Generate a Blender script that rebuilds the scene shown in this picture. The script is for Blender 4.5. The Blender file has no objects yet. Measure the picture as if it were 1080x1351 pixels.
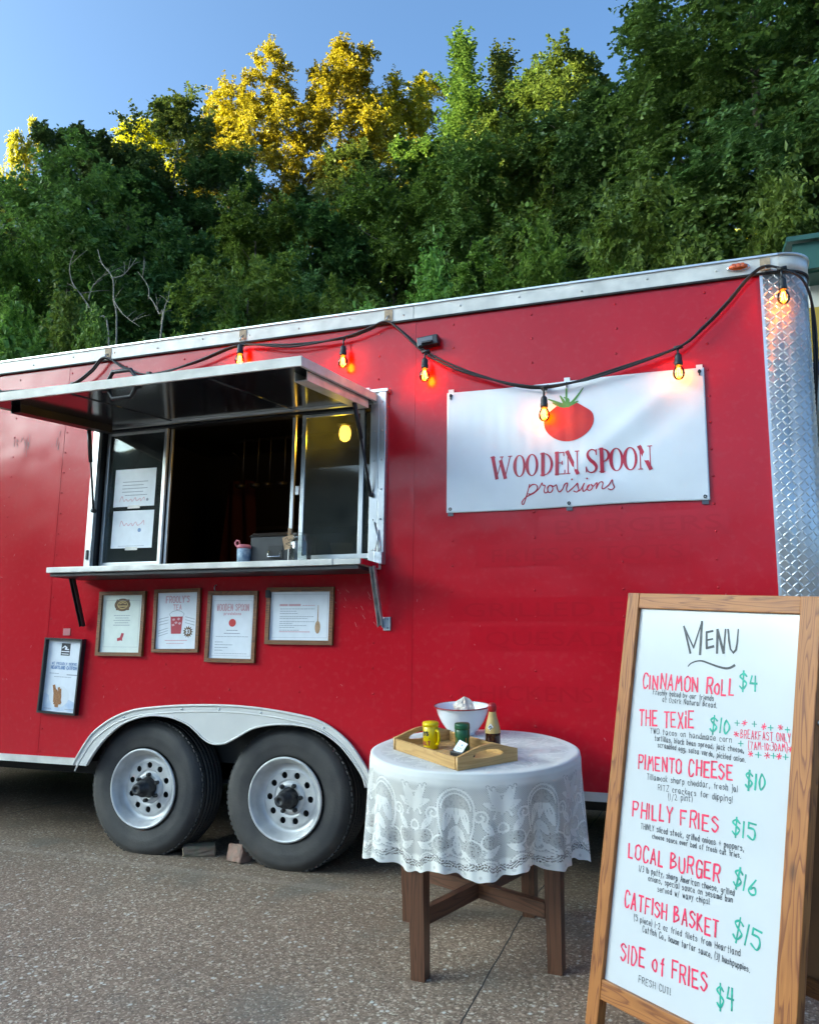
import bpy, bmesh, math, random
import numpy as np
from mathutils import Vector, Matrix
R = math.radians
scene = bpy.context.scene
COL = scene.collection
random.seed(7)

# ------------------------------------------------------------------ camera
cam_d = bpy.data.cameras.new("camera")
cam = bpy.data.objects.new("camera", cam_d)
COL.objects.link(cam)
yaw, pitch, roll = R(20.442), R(9.778), R(0.772)
fw = Vector((-math.sin(yaw)*math.cos(pitch), math.cos(yaw)*math.cos(pitch), math.sin(pitch)))
rt = Vector((math.cos(yaw), math.sin(yaw), 0))
up = rt.cross(fw)
rt, up = rt*math.cos(roll)+up*math.sin(roll), up*math.cos(roll)-rt*math.sin(roll)
M = Matrix((rt, up, -fw)).transposed().to_4x4()
M.translation = (2.573, -3.972, 1.0595)
cam.matrix_world = M
cam_d.sensor_fit = 'VERTICAL'
cam_d.sensor_height = 24
cam_d.lens = 24*1121.73/1351
cam_d.clip_start = 0.05
cam_d.clip_end = 3000
scene.camera = cam

# ------------------------------------------------------------------ light
SUN_EL, SUN_AZ = R(12.0), R(242)          # azimuth clockwise from +Y
sun_dir = Vector((math.sin(SUN_AZ)*math.cos(SUN_EL), math.cos(SUN_AZ)*math.cos(SUN_EL), math.sin(SUN_EL)))
world = bpy.data.worlds.new("World")
scene.world = world
world.use_nodes = True
wn = world.node_tree
sky = wn.nodes.new('ShaderNodeTexSky')
sky.sky_type = 'NISHITA'
sky.sun_disc = False
sky.sun_elevation = SUN_EL
sky.sun_rotation = SUN_AZ
sky.air_density = 0.34
sky.dust_density = 3.6
sky.ozone_density = 5.0
wn.links.new(sky.outputs[0], wn.nodes['Background'].inputs[0])
wn.nodes['Background'].inputs[1].default_value = 0.10
sd = bpy.data.lights.new("sun", 'SUN')
sd.energy = 5.0
sd.angle = R(0.5)
sd.color = (1.0, 0.82, 0.50)
sun = bpy.data.objects.new("sun", sd)
sun.rotation_euler = (-sun_dir).to_track_quat('-Z', 'Y').to_euler()
sun.location = (0, -10, 30)
COL.objects.link(sun)
scene.view_settings.view_transform = 'Standard'
scene.view_settings.look = 'None'
scene.view_settings.exposure = 3.5
scene.view_settings.gamma = 1.0
scene.view_settings.use_white_balance = True
scene.view_settings.white_balance_temperature = 8800
scene.view_settings.white_balance_tint = -11
scene.render.engine = 'CYCLES'
scene.cycles.use_denoising = True
scene.cycles.max_bounces = 8
scene.cycles.transparent_max_bounces = 16
scene.cycles.sample_clamp_indirect = 6

# ------------------------------------------------------------------ materials
def mat(name, color=(.5, .5, .5), rough=.5, metal=0., spec=.5, var=0., vscale=8., bump=0., bscale=60., var2=None, coat=0., detail=4., emit=None, estr=0., stretch=None):
    m = bpy.data.materials.new(name)
    m.use_nodes = True
    nt = m.node_tree
    b = nt.nodes['Principled BSDF']
    b.inputs['Base Color'].default_value = (*color, 1)
    b.inputs['Roughness'].default_value = rough
    b.inputs['Metallic'].default_value = metal
    b.inputs['Specular IOR Level'].default_value = spec
    b.inputs['Coat Weight'].default_value = coat
    if emit:
        b.inputs['Emission Color'].default_value = (*emit, 1)
        b.inputs['Emission Strength'].default_value = estr
    tc = nt.nodes.new('ShaderNodeTexCoord')
    src = tc.outputs['Object']
    if stretch:
        mp = nt.nodes.new('ShaderNodeMapping')
        mp.inputs['Scale'].default_value = stretch
        nt.links.new(src, mp.inputs[0]); src = mp.outputs[0]
    if var > 0:
        n = nt.nodes.new('ShaderNodeTexNoise')
        n.inputs['Scale'].default_value = vscale
        n.inputs['Detail'].default_value = detail
        nt.links.new(src, n.inputs['Vector'])
        r = nt.nodes.new('ShaderNodeValToRGB')
        lo = var2 if var2 else tuple(max(0, c*(1-var)) for c in color)
        hi = color if var2 else tuple(min(1, c*(1+var)) for c in color)
        r.color_ramp.elements[0].position = .32; r.color_ramp.elements[0].color = (*lo, 1)
        r.color_ramp.elements[1].position = .68; r.color_ramp.elements[1].color = (*hi, 1)
        nt.links.new(n.outputs['Fac'], r.inputs[0])
        nt.links.new(r.outputs[0], b.inputs['Base Color'])
        mr = nt.nodes.new('ShaderNodeMapRange')
        mr.inputs['To Min'].default_value = max(.02, rough*.8); mr.inputs['To Max'].default_value = min(1, rough*1.25)
        nt.links.new(n.outputs['Fac'], mr.inputs['Value']); nt.links.new(mr.outputs[0], b.inputs['Roughness'])
    if bump > 0:
        n2 = nt.nodes.new('ShaderNodeTexNoise')
        n2.inputs['Scale'].default_value = bscale; n2.inputs['Detail'].default_value = 5
        nt.links.new(src, n2.inputs['Vector'])
        bp = nt.nodes.new('ShaderNodeBump'); bp.inputs['Strength'].default_value = bump; bp.inputs['Distance'].default_value = .01
        nt.links.new(n2.outputs['Fac'], bp.inputs['Height']); nt.links.new(bp.outputs[0], b.inputs['Normal'])
    return m

def N(nt, t, **kw):
    n = nt.nodes.new(t)
    for k, v in kw.items():
        if k.startswith('i_'):
            key = k[2:]
            n.inputs[int(key) if key.isdigit() else key.replace('_', ' ')].default_value = v
        else: setattr(n, k, v)
    return n

def ramp(nt, fac, stops, interp='LINEAR'):
    r = nt.nodes.new('ShaderNodeValToRGB'); cr = r.color_ramp; cr.interpolation = interp
    while len(cr.elements) < len(stops): cr.elements.new(.5)
    for e, (p, c) in zip(cr.elements, stops):
        e.position = p; e.color = (*c, 1) if len(c) == 3 else c
    nt.links.new(fac, r.inputs[0]); return r.outputs[0]

def mixc(nt, fac, a, b, mode='MIX'):
    m = nt.nodes.new('ShaderNodeMix'); m.data_type = 'RGBA'; m.blend_type = mode
    for s, v in ((m.inputs[0], fac), (m.inputs[6], a), (m.inputs[7], b)):
        if hasattr(v, 'links') or hasattr(v, 'is_linked'): nt.links.new(v, s)
        elif isinstance(v, (int, float)): s.default_value = v
        else: s.default_value = (*v, 1)
    return m.outputs[2]

def math_(nt, op, a, b=None, c=None):
    n = nt.nodes.new('ShaderNodeMath'); n.operation = op
    for i, v in enumerate((a, b, c)):
        if v is None: continue
        if isinstance(v, (int, float)): n.inputs[i].default_value = v
        else: nt.links.new(v, n.inputs[i])
    return n.outputs[0]

def wood(name, light, dark, scale=1., rough=.5, knots=True, grain=14.):
    """grain runs along local X of each board"""
    m = bpy.data.materials.new(name); m.use_nodes = True; nt = m.node_tree; b = nt.nodes['Principled BSDF']
    tc = N(nt, 'ShaderNodeTexCoord')
    oi = N(nt, 'ShaderNodeObjectInfo')
    off = N(nt, 'ShaderNodeVectorMath', operation='SCALE'); off.inputs[0].default_value = (3.1, 7.7, 5.3); nt.links.new(math_(nt, 'MULTIPLY', oi.outputs['Random'], 20.), off.inputs['Scale'])
    add = N(nt, 'ShaderNodeVectorMath', operation='ADD'); nt.links.new(tc.outputs['Object'], add.inputs[0]); nt.links.new(off.outputs[0], add.inputs[1])
    mp = N(nt, 'ShaderNodeMapping'); mp.inputs['Scale'].default_value = (.9*scale, 11*scale, 11*scale); nt.links.new(add.outputs[0], mp.inputs[0])
    n1 = N(nt, 'ShaderNodeTexNoise', i_Scale=1.6, i_Detail=2.); nt.links.new(mp.outputs[0], n1.inputs['Vector'])
    w = math_(nt, 'FRACT', math_(nt, 'MULTIPLY', n1.outputs['Fac'], grain))
    mp2 = N(nt, 'ShaderNodeMapping'); mp2.inputs['Scale'].default_value = (4*scale, 160*scale, 160*scale); nt.links.new(add.outputs[0], mp2.inputs[0])
    n2 = N(nt, 'ShaderNodeTexNoise', i_Scale=1.5, i_Detail=4.); nt.links.new(mp2.outputs[0], n2.inputs['Vector'])
    c = ramp(nt, w, [(0, light), (.55, tuple(a*.75+d*.25 for a, d in zip(light, dark))), (.85, dark), (1, light)])
    c = mixc(nt, math_(nt, 'MULTIPLY', n2.outputs['Fac'], .45), c, dark)
    if knots:
        mp3 = N(nt, 'ShaderNodeMapping'); mp3.inputs['Scale'].default_value = (3.2, 9, 9); nt.links.new(add.outputs[0], mp3.inputs[0])
        v = N(nt, 'ShaderNodeTexVoronoi', i_Scale=1.); nt.links.new(mp3.outputs[0], v.inputs['Vector'])
        k = ramp(nt, v.outputs['Distance'], [(.0, (1, 1, 1)), (.07, (.9, .9, .9)), (.13, (.15, .15, .15)), (.2, (0, 0, 0))])
        c = mixc(nt, k, c, tuple(x*.35 for x in dark))
    nt.links.new(c, b.inputs['Base Color']); b.inputs['Roughness'].default_value = rough
    bp = N(nt, 'ShaderNodeBump', i_Strength=.25, i_Distance=.003); nt.links.new(n2.outputs['Fac'], bp.inputs['Height']); nt.links.new(bp.outputs[0], b.inputs['Normal'])
    return m

def leafmat(name, dark, mid, light, trans=.36):
    m = bpy.data.materials.new(name); m.use_nodes = True; nt = m.node_tree; b = nt.nodes['Principled BSDF']; out = nt.nodes['Material Output']
    g = N(nt, 'ShaderNodeNewGeometry'); oi = N(nt, 'ShaderNodeObjectInfo')
    tc = N(nt, 'ShaderNodeTexCoord'); n = N(nt, 'ShaderNodeTexNoise', i_Scale=.9, i_Detail=2.); nt.links.new(tc.outputs['Object'], n.inputs['Vector'])
    f = math_(nt, 'ADD', math_(nt, 'MULTIPLY', g.outputs['Random Per Island'], .55), math_(nt, 'MULTIPLY', n.outputs['Fac'], .5))
    c = ramp(nt, f, [(.1, dark), (.5, mid), (.95, light)])
    h = N(nt, 'ShaderNodeHueSaturation'); nt.links.new(c, h.inputs['Color'])
    nt.links.new(math_(nt, 'ADD', math_(nt, 'MULTIPLY', oi.outputs['Random'], .05), .475), h.inputs['Hue'])
    nt.links.new(math_(nt, 'ADD', math_(nt, 'MULTIPLY', oi.outputs['Random'], .5), .75), h.inputs['Value'])
    nt.links.new(h.outputs[0], b.inputs['Base Color']); b.inputs['Roughness'].default_value = .5; b.inputs['Specular IOR Level'].default_value = .3
    t = N(nt, 'ShaderNodeBsdfTranslucent'); nt.links.new(h.outputs[0], t.inputs['Color'])
    mx = N(nt, 'ShaderNodeMixShader'); mx.inputs[0].default_value = trans
    nt.links.new(b.outputs[0], mx.inputs[1]); nt.links.new(t.outputs[0], mx.inputs[2]); nt.links.new(mx.outputs[0], out.inputs['Surface'])
    return m

def glassmat(name, tint=(1, 1, 1), dirt=.06, rough=.02, dirtcol=(.35, .36, .36)):
    m = bpy.data.materials.new(name); m.use_nodes = True; nt = m.node_tree; out = nt.nodes['Material Output']
    nt.nodes.remove(nt.nodes['Principled BSDF'])
    tr = N(nt, 'ShaderNodeBsdfTransparent'); tr.inputs[0].default_value = (*tint, 1)
    gl = N(nt, 'ShaderNodeBsdfGlossy'); gl.inputs['Roughness'].default_value = rough
    fr = N(nt, 'ShaderNodeFresnel', i_IOR=1.5)
    mx = N(nt, 'ShaderNodeMixShader'); nt.links.new(fr.outputs[0], mx.inputs[0]); nt.links.new(tr.outputs[0], mx.inputs[1]); nt.links.new(gl.outputs[0], mx.inputs[2])
    df = N(nt, 'ShaderNodeBsdfDiffuse'); df.inputs[0].default_value = (*dirtcol, 1)
    tl = N(nt, 'ShaderNodeBsdfTranslucent'); tl.inputs[0].default_value = (*dirtcol, 1)
    ad = N(nt, 'ShaderNodeMixShader'); ad.inputs[0].default_value = .5; nt.links.new(df.outputs[0], ad.inputs[1]); nt.links.new(tl.outputs[0], ad.inputs[2])
    tc = N(nt, 'ShaderNodeTexCoord'); n = N(nt, 'ShaderNodeTexNoise', i_Scale=9., i_Detail=6.); nt.links.new(tc.outputs['Object'], n.inputs['Vector'])
    m2 = N(nt, 'ShaderNodeMixShader'); nt.links.new(math_(nt, 'MULTIPLY', n.outputs['Fac'], dirt*2), m2.inputs[0])
    nt.links.new(mx.outputs[0], m2.inputs[1]); nt.links.new(ad.outputs[0], m2.inputs[2]); nt.links.new(m2.outputs[0], out.inputs['Surface'])
    return m

MT = {}
MT['alu'] = mat('aluminium', (.62, .62, .61), .32, .85, var=.12, vscale=6, bump=.05, bscale=30)
MT['alu_white'] = mat('weathered_white_trim', (.60, .57, .515), .45, .15, var=.18, vscale=9, bump=.06, bscale=25)
MT['fender_white'] = mat('off_white_fender', (.60, .575, .53), .4, .05, var=.06, vscale=5)
MT['galv'] = mat('galvanised_steel', (.5, .52, .54), .35, .9, var=.25, vscale=30)
MT['chrome'] = mat('chrome', (.75, .75, .75), .12, 1.)
MT['black_metal'] = mat('black_metal', (.018, .018, .02), .4, .3, var=.2, vscale=30)
MT['black_gloss'] = mat('dark_door_lining', (.022, .023, .027), .14, .0, spec=.6, var=.3, vscale=3)
MT['rubber_cable'] = mat('black_rubber', (.014, .014, .014), .5)
MT['dark_in'] = mat('dark_interior', (.02, .02, .024), .6, var=.3, vscale=2)  # near-black colour stands in for the unlit room
MT['steel_in'] = mat('dull_steel', (.12, .12, .13), .4, .8)
MT['under'] = mat('underbody', (.02, .019, .018), .8, var=.4, vscale=9)
MT['paper'] = mat('paper', (.72, .74, .76), .75, var=.04, vscale=20)
MT['paper_cream'] = mat('cream_paper', (.70, .74, .66), .75, var=.04, vscale=20)
MT['ink_grey'] = mat('grey_ink', (.30, .31, .34), .7)
MT['ink_black'] = mat('black_ink', (.02, .02, .025), .6)
MT['ink_red'] = mat('red_ink', (.42, .03, .05), .6)
MT['ink_blue'] = mat('blue_ink', (.18, .28, .45), .6)
MT['ink_pink'] = mat('faded_pink_ink', (.62, .34, .36), .7)
MT['ink_brown'] = mat('brown_ink', (.14, .075, .03), .6, var=.4, vscale=80)
MT['marker_red'] = mat('pink_red_marker', (.70, .012, .075), .5, var=.3, vscale=60)
MT['marker_green'] = mat('teal_marker', (.0, .30, .21), .5, var=.3, vscale=60)
MT['marker_black'] = mat('black_marker', (.025, .028, .035), .5, var=.6, vscale=60)
MT['frame_brown'] = wood('brown_frame_wood', (.25, .092, .026), (.09, .03, .009), 1.5, .45, False)
MT['pine'] = wood('stained_pine', (.42, .150, .033), (.17, .044, .008), 1.25, .5, True, 11)
MT['bamboo'] = wood('bamboo', (.60, .36, .145), (.45, .24, .08), 1.4, .4, False, 9)
MT['walnut'] = wood('dark_table_wood', (.155, .066, .036), (.07, .029, .016), 1., .38, False, 9)
MT['brick'] = mat('old_brick', (.26, .17, .12), .9, var2=(.17, .16, .10), var=.3, vscale=22, bump=.5, bscale=60)
MT['brick2'] = mat('pale_old_brick', (.34, .19, .14), .9, var2=(.24, .17, .13), var=.3, vscale=30, bump=.5, bscale=60)
MT['enamel'] = mat('white_enamel', (.75, .76, .77), .18, coat=.4)
MT['red_rim'] = mat('red_enamel_rim', (.30, .03, .03), .25)
MT['yellow'] = mat('yellow_tin', (.72, .50, .01), .3, var=.06, vscale=30)
MT['green_tin'] = mat('green_plastic', (.008, .085, .03), .3)
MT['orange'] = mat('orange_label', (.55, .16, .03), .4, var=.4, vscale=90)
MT['sauce'] = mat('dark_sauce_glass', (.03, .006, .004), .08, coat=.5)
MT['gold_label'] = mat('gold_label', (.50, .33, .12), .4)
MT['red_cap'] = mat('red_cap', (.38, .008, .012), .35)
MT['black_plastic'] = mat('black_plastic', (.015, .015, .016), .35)
MT['register'] = mat('charcoal_metal', (.035, .037, .04), .45, .2, var=.15, vscale=20)
MT['pink'] = mat('pink_plastic', (.65, .20, .25), .35)
MT['cupblue'] = mat('pale_blue_print', (.45, .58, .66), .4, var2=(.12, .22, .36), var=.4, vscale=40)
MT['clear_plastic'] = glassmat('clear_plastic', (.9, .92, .92), .22, .1, (.6, .63, .65))
MT['jar_glass'] = glassmat('jar_glass', (.93, .95, .94), .05, .03)
MT['kraft'] = mat('kraft_tag', (.45, .28, .16), .8, var=.2, vscale=60)
MT['bulb_glass'] = glassmat('bulb_glass', (1., .82, .55), .0, .03)
MT['filament'] = mat('glowing_filament', (1, .5, .2), .5, emit=(1., .30, .05), estr=8)
MT['lampglow'] = mat('glowing_lamp', (1, .8, .5), .5, emit=(1., .45, .11), estr=2)
MT['amber'] = mat('amber_lens', (.60, .09, .01), .15, coat=.5)
MT['tan_tape'] = mat('tan_tape', (.42, .30, .19), .7, var=.2, vscale=40)
MT['silver_rim'] = mat('silver_wheel_paint', (.52, .515, .50), .35, .2, var=.12, vscale=14)
MT['hub'] = mat('greasy_hub', (.03, .03, .031), .5, .4, var=.5, vscale=50)
MT['hardboard'] = mat('brown_hardboard', (.24, .12, .055), .6, var=.1, vscale=5)
MT['pale_chunk'] = mat('crumpled_bag', (.62, .52, .44), .5, var=.2, vscale=60)
MT['branch'] = mat('dead_grey_wood', (.27, .225, .17), .85, var=.25, vscale=20)
MT['bark'] = mat('bark', (.11, .085, .06), .9, var=.4, vscale=9, bump=.5, bscale=20)
MT['cream_wall'] = mat('cream_siding', (.55, .52, .46), .6, var=.06, vscale=3)
MT['green_roof'] = mat('dark_green_metal', (.02, .085, .065), .45, var=.12, vscale=5)
MT['yellow_sign'] = mat('ochre_sign', (.42, .26, .03), .5, var=.1, vscale=6)
MT['navy'] = mat('navy_paint', (.02, .03, .09), .5)
MT['white_paint'] = mat('white_lettering', (.75, .74, .70), .5)
MT['wood_food'] = mat('fried_brown', (.42, .19, .07), .7, var2=(.22, .08, .03), var=.4, vscale=120)
MT['tomato'] = mat('tomato_print', (.66, .03, .022), .5, var2=(.50, .015, .02), var=.3, vscale=9)
MT['leaf_print'] = mat('green_print', (.10, .28, .06), .6)

def red_paint():
    m = bpy.data.materials.new('red_trailer_paint'); m.use_nodes = True; nt = m.node_tree; b = nt.nodes['Principled BSDF']
    tc = N(nt, 'ShaderNodeTexCoord')
    n = N(nt, 'ShaderNodeTexNoise', i_Scale=1.3, i_Detail=6.); nt.links.new(tc.outputs['Object'], n.inputs['Vector'])
    mp = N(nt, 'ShaderNodeMapping'); mp.inputs['Scale'].default_value = (30, 30, 1.2); nt.links.new(tc.outputs['Object'], mp.inputs[0])
    st = N(nt, 'ShaderNodeTexNoise', i_Scale=1., i_Detail=5.); nt.links.new(mp.outputs[0], st.inputs['Vector'])
    c = ramp(nt, n.outputs['Fac'], [(.3, (.43, .0042, .0135)), (.7, (.50, .006, .018))])
    sc = ramp(nt, st.outputs['Fac'], [(.52, (0, 0, 0)), (.8, (.26, .26, .26))])
    c = mixc(nt, sc, c, (.50, .055, .06))
    nt.links.new(c, b.inputs['Base Color'])
    nt.links.new(math_(nt, 'ADD', math_(nt, 'MULTIPLY', n.outputs['Fac'], .12), .14), b.inputs['Roughness'])
    b.inputs['Specular IOR Level'].default_value = .36
    n2 = N(nt, 'ShaderNodeTexNoise', i_Scale=2.3, i_Detail=2.); nt.links.new(tc.outputs['Object'], n2.inputs['Vector'])
    bp = N(nt, 'ShaderNodeBump', i_Strength=.55, i_Distance=.014); nt.links.new(n2.outputs['Fac'], bp.inputs['Height']); nt.links.new(bp.outputs[0], b.inputs['Normal'])
    return m
MT['red'] = red_paint()
MT['ghost'] = mat('ghost_lettering_paint', (.435, .0047, .0147), .2, spec=.36)
MT['ghost_patch'] = mat('ghost_patch_paint', (.475, .0058, .0168), .16, spec=.36, var=.05, vscale=20)

def asphalt():
    m = bpy.data.materials.new('exposed_aggregate'); m.use_nodes = True; nt = m.node_tree; b = nt.nodes['Principled BSDF']
    tc = N(nt, 'ShaderNodeTexCoord'); P = tc.outputs['Object']
    v = N(nt, 'ShaderNodeTexVoronoi', i_Scale=54., i_Randomness=1.); nt.links.new(P, v.inputs['Vector'])
    sp = N(nt, 'ShaderNodeSeparateColor'); nt.links.new(v.outputs['Color'], sp.inputs[0])
    v2 = N(nt, 'ShaderNodeTexVoronoi', i_Scale=150.); nt.links.new(P, v2.inputs['Vector'])
    sp2 = N(nt, 'ShaderNodeSeparateColor'); nt.links.new(v2.outputs['Color'], sp2.inputs[0])
    big = N(nt, 'ShaderNodeTexNoise', i_Scale=.9, i_Detail=5.); nt.links.new(P, big.inputs['Vector'])
    c1 = ramp(nt, sp.outputs[0], [(0, (0.129, 0.084, 0.056)), (.45, (0.264, 0.180, 0.123)), (.80, (0.341, 0.240, 0.168)), (.88, (0.593, 0.444, 0.320)), (1, (0.620, 0.620, 0.551))])
    c2 = ramp(nt, sp2.outputs[0], [(0, (0.136, 0.091, 0.062)), (.7, (0.290, 0.201, 0.141)), (.9, (0.464, 0.342, 0.248)), (1, (0.620, 0.564, 0.430))])
    stone = ramp(nt, v.outputs['Distance'], [(.30, (1, 1, 1)), (.48, (0, 0, 0))])
    c = mixc(nt, stone, c2, c1)
    bl = ramp(nt, big.outputs['Fac'], [(.3, (.80, .80, .80)), (.7, (1.12, 1.10, 1.08))])
    c = mixc(nt, 1., c, bl, 'MULTIPLY')
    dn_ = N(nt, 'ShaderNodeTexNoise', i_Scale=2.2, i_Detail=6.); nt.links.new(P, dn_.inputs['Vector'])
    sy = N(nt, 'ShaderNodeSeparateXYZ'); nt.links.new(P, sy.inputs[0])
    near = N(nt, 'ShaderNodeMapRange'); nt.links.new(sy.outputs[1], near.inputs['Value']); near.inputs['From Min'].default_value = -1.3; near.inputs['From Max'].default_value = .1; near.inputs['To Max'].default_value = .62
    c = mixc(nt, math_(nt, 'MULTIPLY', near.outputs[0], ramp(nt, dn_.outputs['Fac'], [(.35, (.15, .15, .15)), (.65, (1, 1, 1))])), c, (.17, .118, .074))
    patch = ramp(nt, dn_.outputs['Fac'], [(.56, (0, 0, 0)), (.66, (.35, .35, .35))])
    c = mixc(nt, patch, c, (.135, .135, .115))
    sx = N(nt, 'ShaderNodeSeparateXYZ'); nt.links.new(P, sx.inputs[0])
    wob = N(nt, 'ShaderNodeTexNoise', i_Scale=7., i_Detail=3.); nt.links.new(P, wob.inputs['Vector'])
    wo = math_(nt, 'MULTIPLY', math_(nt, 'SUBTRACT', wob.outputs['Fac'], .5), .016)
    def joint(axis, at, w):
        d = math_(nt, 'ABSOLUTE', math_(nt, 'ADD', math_(nt, 'SUBTRACT', sx.outputs[axis], at), wo))
        return math_(nt, 'LESS_THAN', d, w)
    j = math_(nt, 'MAXIMUM', joint(0, 1.685, .0032), joint(0, -1.9, .004))
    j = math_(nt, 'MAXIMUM', j, joint(1, -2.65, .004))
    c = mixc(nt, j, c, (0.031, 0.026, 0.023))
    seam = math_(nt, 'LESS_THAN', math_(nt, 'ABSOLUTE', math_(nt, 'ADD', math_(nt, 'SUBTRACT', sx.outputs[1], -.10), math_(nt, 'MULTIPLY', wo, 3.))), .03)
    c = mixc(nt, math_(nt, 'MULTIPLY', seam, .14), c, (0.483, 0.398, 0.312))
    # forest floor beyond the lot
    far = math_(nt, 'GREATER_THAN', math_(nt, 'ADD', sx.outputs[1], math_(nt, 'MULTIPLY', wob.outputs['Fac'], .6)), 5.0)
    c = mixc(nt, far, c, ramp(nt, wob.outputs['Fac'], [(.3, (.03, .035, .015)), (.7, (.07, .065, .03))]))
    away = math_(nt, 'GREATER_THAN', math_(nt, 'MAXIMUM', math_(nt, 'ABSOLUTE', sx.outputs[0]), math_(nt, 'MULTIPLY', sx.outputs[1], -1.)), 45.)
    c = mixc(nt, away, c, ramp(nt, wob.outputs['Fac'], [(.3, (.03, .045, .015)), (.7, (.06, .075, .03))]))
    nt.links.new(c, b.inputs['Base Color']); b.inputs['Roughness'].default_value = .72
    hgt = math_(nt, 'ADD', math_(nt, 'MULTIPLY', math_(nt, 'SUBTRACT', .5, v.outputs['Distance']), .8), math_(nt, 'MULTIPLY', j, -2.))
    bp = N(nt, 'ShaderNodeBump', i_Strength=.55, i_Distance=.004); nt.links.new(hgt, bp.inputs['Height']); nt.links.new(bp.outputs[0], b.inputs['Normal'])
    return m
MT['asphalt'] = asphalt()

def tyre_rubber():
    m = mat('tyre_rubber', (.022, .022, .023), .66, var2=(.058, .052, .046), var=.3, vscale=5, bump=.15, bscale=90)
    return m
MT['tyre'] = tyre_rubber()

MT['leaf_dark'] = leafmat('dark_green_leaves', (0.0400, 0.0747, 0.0220), (0.0751, 0.1281, 0.0330), (0.1377, 0.2027, 0.0514))
MT['leaf_mid'] = leafmat('mid_green_leaves', (0.0550, 0.1025, 0.0220), (0.1051, 0.1814, 0.0367), (0.2001, 0.2882, 0.0643))
MT['leaf_bright'] = leafmat('bright_green_leaves', (0.0745, 0.1332, 0.0205), (0.1382, 0.2331, 0.0366), (0.2551, 0.3497, 0.0734))
MT['leaf_olive'] = leafmat('olive_green_leaves', (0.0579, 0.1014, 0.0176), (0.1137, 0.1808, 0.0281), (0.1962, 0.2655, 0.0492))
MT['leaf_sun_gold'] = leafmat('sunlit_yellow_green_leaves', (0.1807, 0.1881, 0.0213), (0.3313, 0.3270, 0.0321), (0.4819, 0.4579, 0.0535), .35)  # evening sun's gold worked into the leaves' own yellow-green

# ------------------------------------------------------------------ mesh helpers
class MB:
    def __init__(s): s.v = []; s.f = []; s.sm = []
    def add(s, vs, fs, smooth=False, mtx=None):
        o = len(s.v)
        for v in vs:
            v = Vector(v)
            s.v.append(mtx @ v if mtx else v)
        for f in fs: s.f.append([i+o for i in f]); s.sm.append(smooth)
        return s
    def box(s, a, b, mtx=None, bevel=0.):
        x0, y0, z0 = a; x1, y1, z1 = b
        vs = [(x0, y0, z0), (x1, y0, z0), (x1, y1, z0), (x0, y1, z0), (x0, y0, z1), (x1, y0, z1), (x1, y1, z1), (x0, y1, z1)]
        fs = [(0, 3, 2, 1), (4, 5, 6, 7), (0, 1, 5, 4), (1, 2, 6, 5), (2, 3, 7, 6), (3, 0, 4, 7)]
        if bevel <= 0: return s.add(vs, fs, False, mtx)
        bm = bmesh.new()
        bv = [bm.verts.new(v) for v in vs]
        for f in fs: bm.faces.new([bv[i] for i in f])
        bmesh.ops.bevel(bm, geom=bm.edges[:], offset=bevel, segments=2, profile=.6, affect='EDGES')
        bm.verts.index_update()
        s.add([v.co.copy() for v in bm.verts], [[v.index for v in f.verts] for f in bm.faces], False, mtx)
        bm.free(); return s
    def lathe(s, prof, seg=32, mtx=None, smooth=True, caps=True):
        """prof: (radius, z) going up, round local Z"""
        vs = []; fs = []
        for r, z in prof:
            for k in range(seg):
                a = 2*math.pi*k/seg; vs.append((r*math.cos(a), r*math.sin(a), z))
        for i in range(len(prof)-1):
            for k in range(seg):
                k2 = (k+1) % seg
                fs.append((i*seg+k, i*seg+k2, (i+1)*seg+k2, (i+1)*seg+k))
        if caps:
            if prof[0][0] > 1e-5: fs.append(tuple(range(seg-1, -1, -1)))
            if prof[-1][0] > 1e-5: fs.append(tuple((len(prof)-1)*seg+k for k in range(seg)))
        return s.add(vs, fs, smooth, mtx)
    def tube(s, pts, r, seg=8, smooth=True, close=True):
        pts = [Vector(p) for p in pts]; n = len(pts)
        rs = r if isinstance(r, (list, tuple)) else [r]*n
        vs = []; fs = []; u = None
        for i, p in enumerate(pts):
            t = (pts[min(i+1, n-1)]-pts[max(i-1, 0)]).normalized()
            if u is None: u = t.orthogonal().normalized()
            u = (u-t*u.dot(t))
            u = u.normalized() if u.length > 1e-6 else t.orthogonal().normalized()
            w = t.cross(u)
            for k in range(seg):
                a = 2*math.pi*k/seg; vs.append(p+(u*math.cos(a)+w*math.sin(a))*rs[i])
        for i in range(n-1):
            for k in range(seg):
                k2 = (k+1) % seg; fs.append((i*seg+k, i*seg+k2, (i+1)*seg+k2, (i+1)*seg+k))
        if close: fs.append(tuple(range(seg-1, -1, -1))); fs.append(tuple((n-1)*seg+k for k in range(seg)))
        return s.add(vs, fs, smooth)
    def poly(s, pts3): return s.add(pts3, [tuple(range(len(pts3)))])
    def build(s, name, m, parent=None, loc=None, mtx=None, recalc=True):
        me = bpy.data.meshes.new(name)
        me.from_pydata([tuple(v) for v in s.v], [], s.f)
        if recalc:
            bm = bmesh.new(); bm.from_mesh(me); bmesh.ops.recalc_face_normals(bm, faces=bm.faces[:]); bm.to_mesh(me); bm.free()
        me.polygons.foreach_set('use_smooth', s.sm)
        me.materials.append(m)
        return link(name, me, parent, mtx, loc)

def link(name, me, parent=None, mtx=None, loc=None):
    o = bpy.data.objects.new(name, me); COL.objects.link(o)
    if mtx is not None: o.matrix_local = mtx
    if loc is not None: o.location = loc
    if parent is not None: o.parent = parent
    return o

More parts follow.
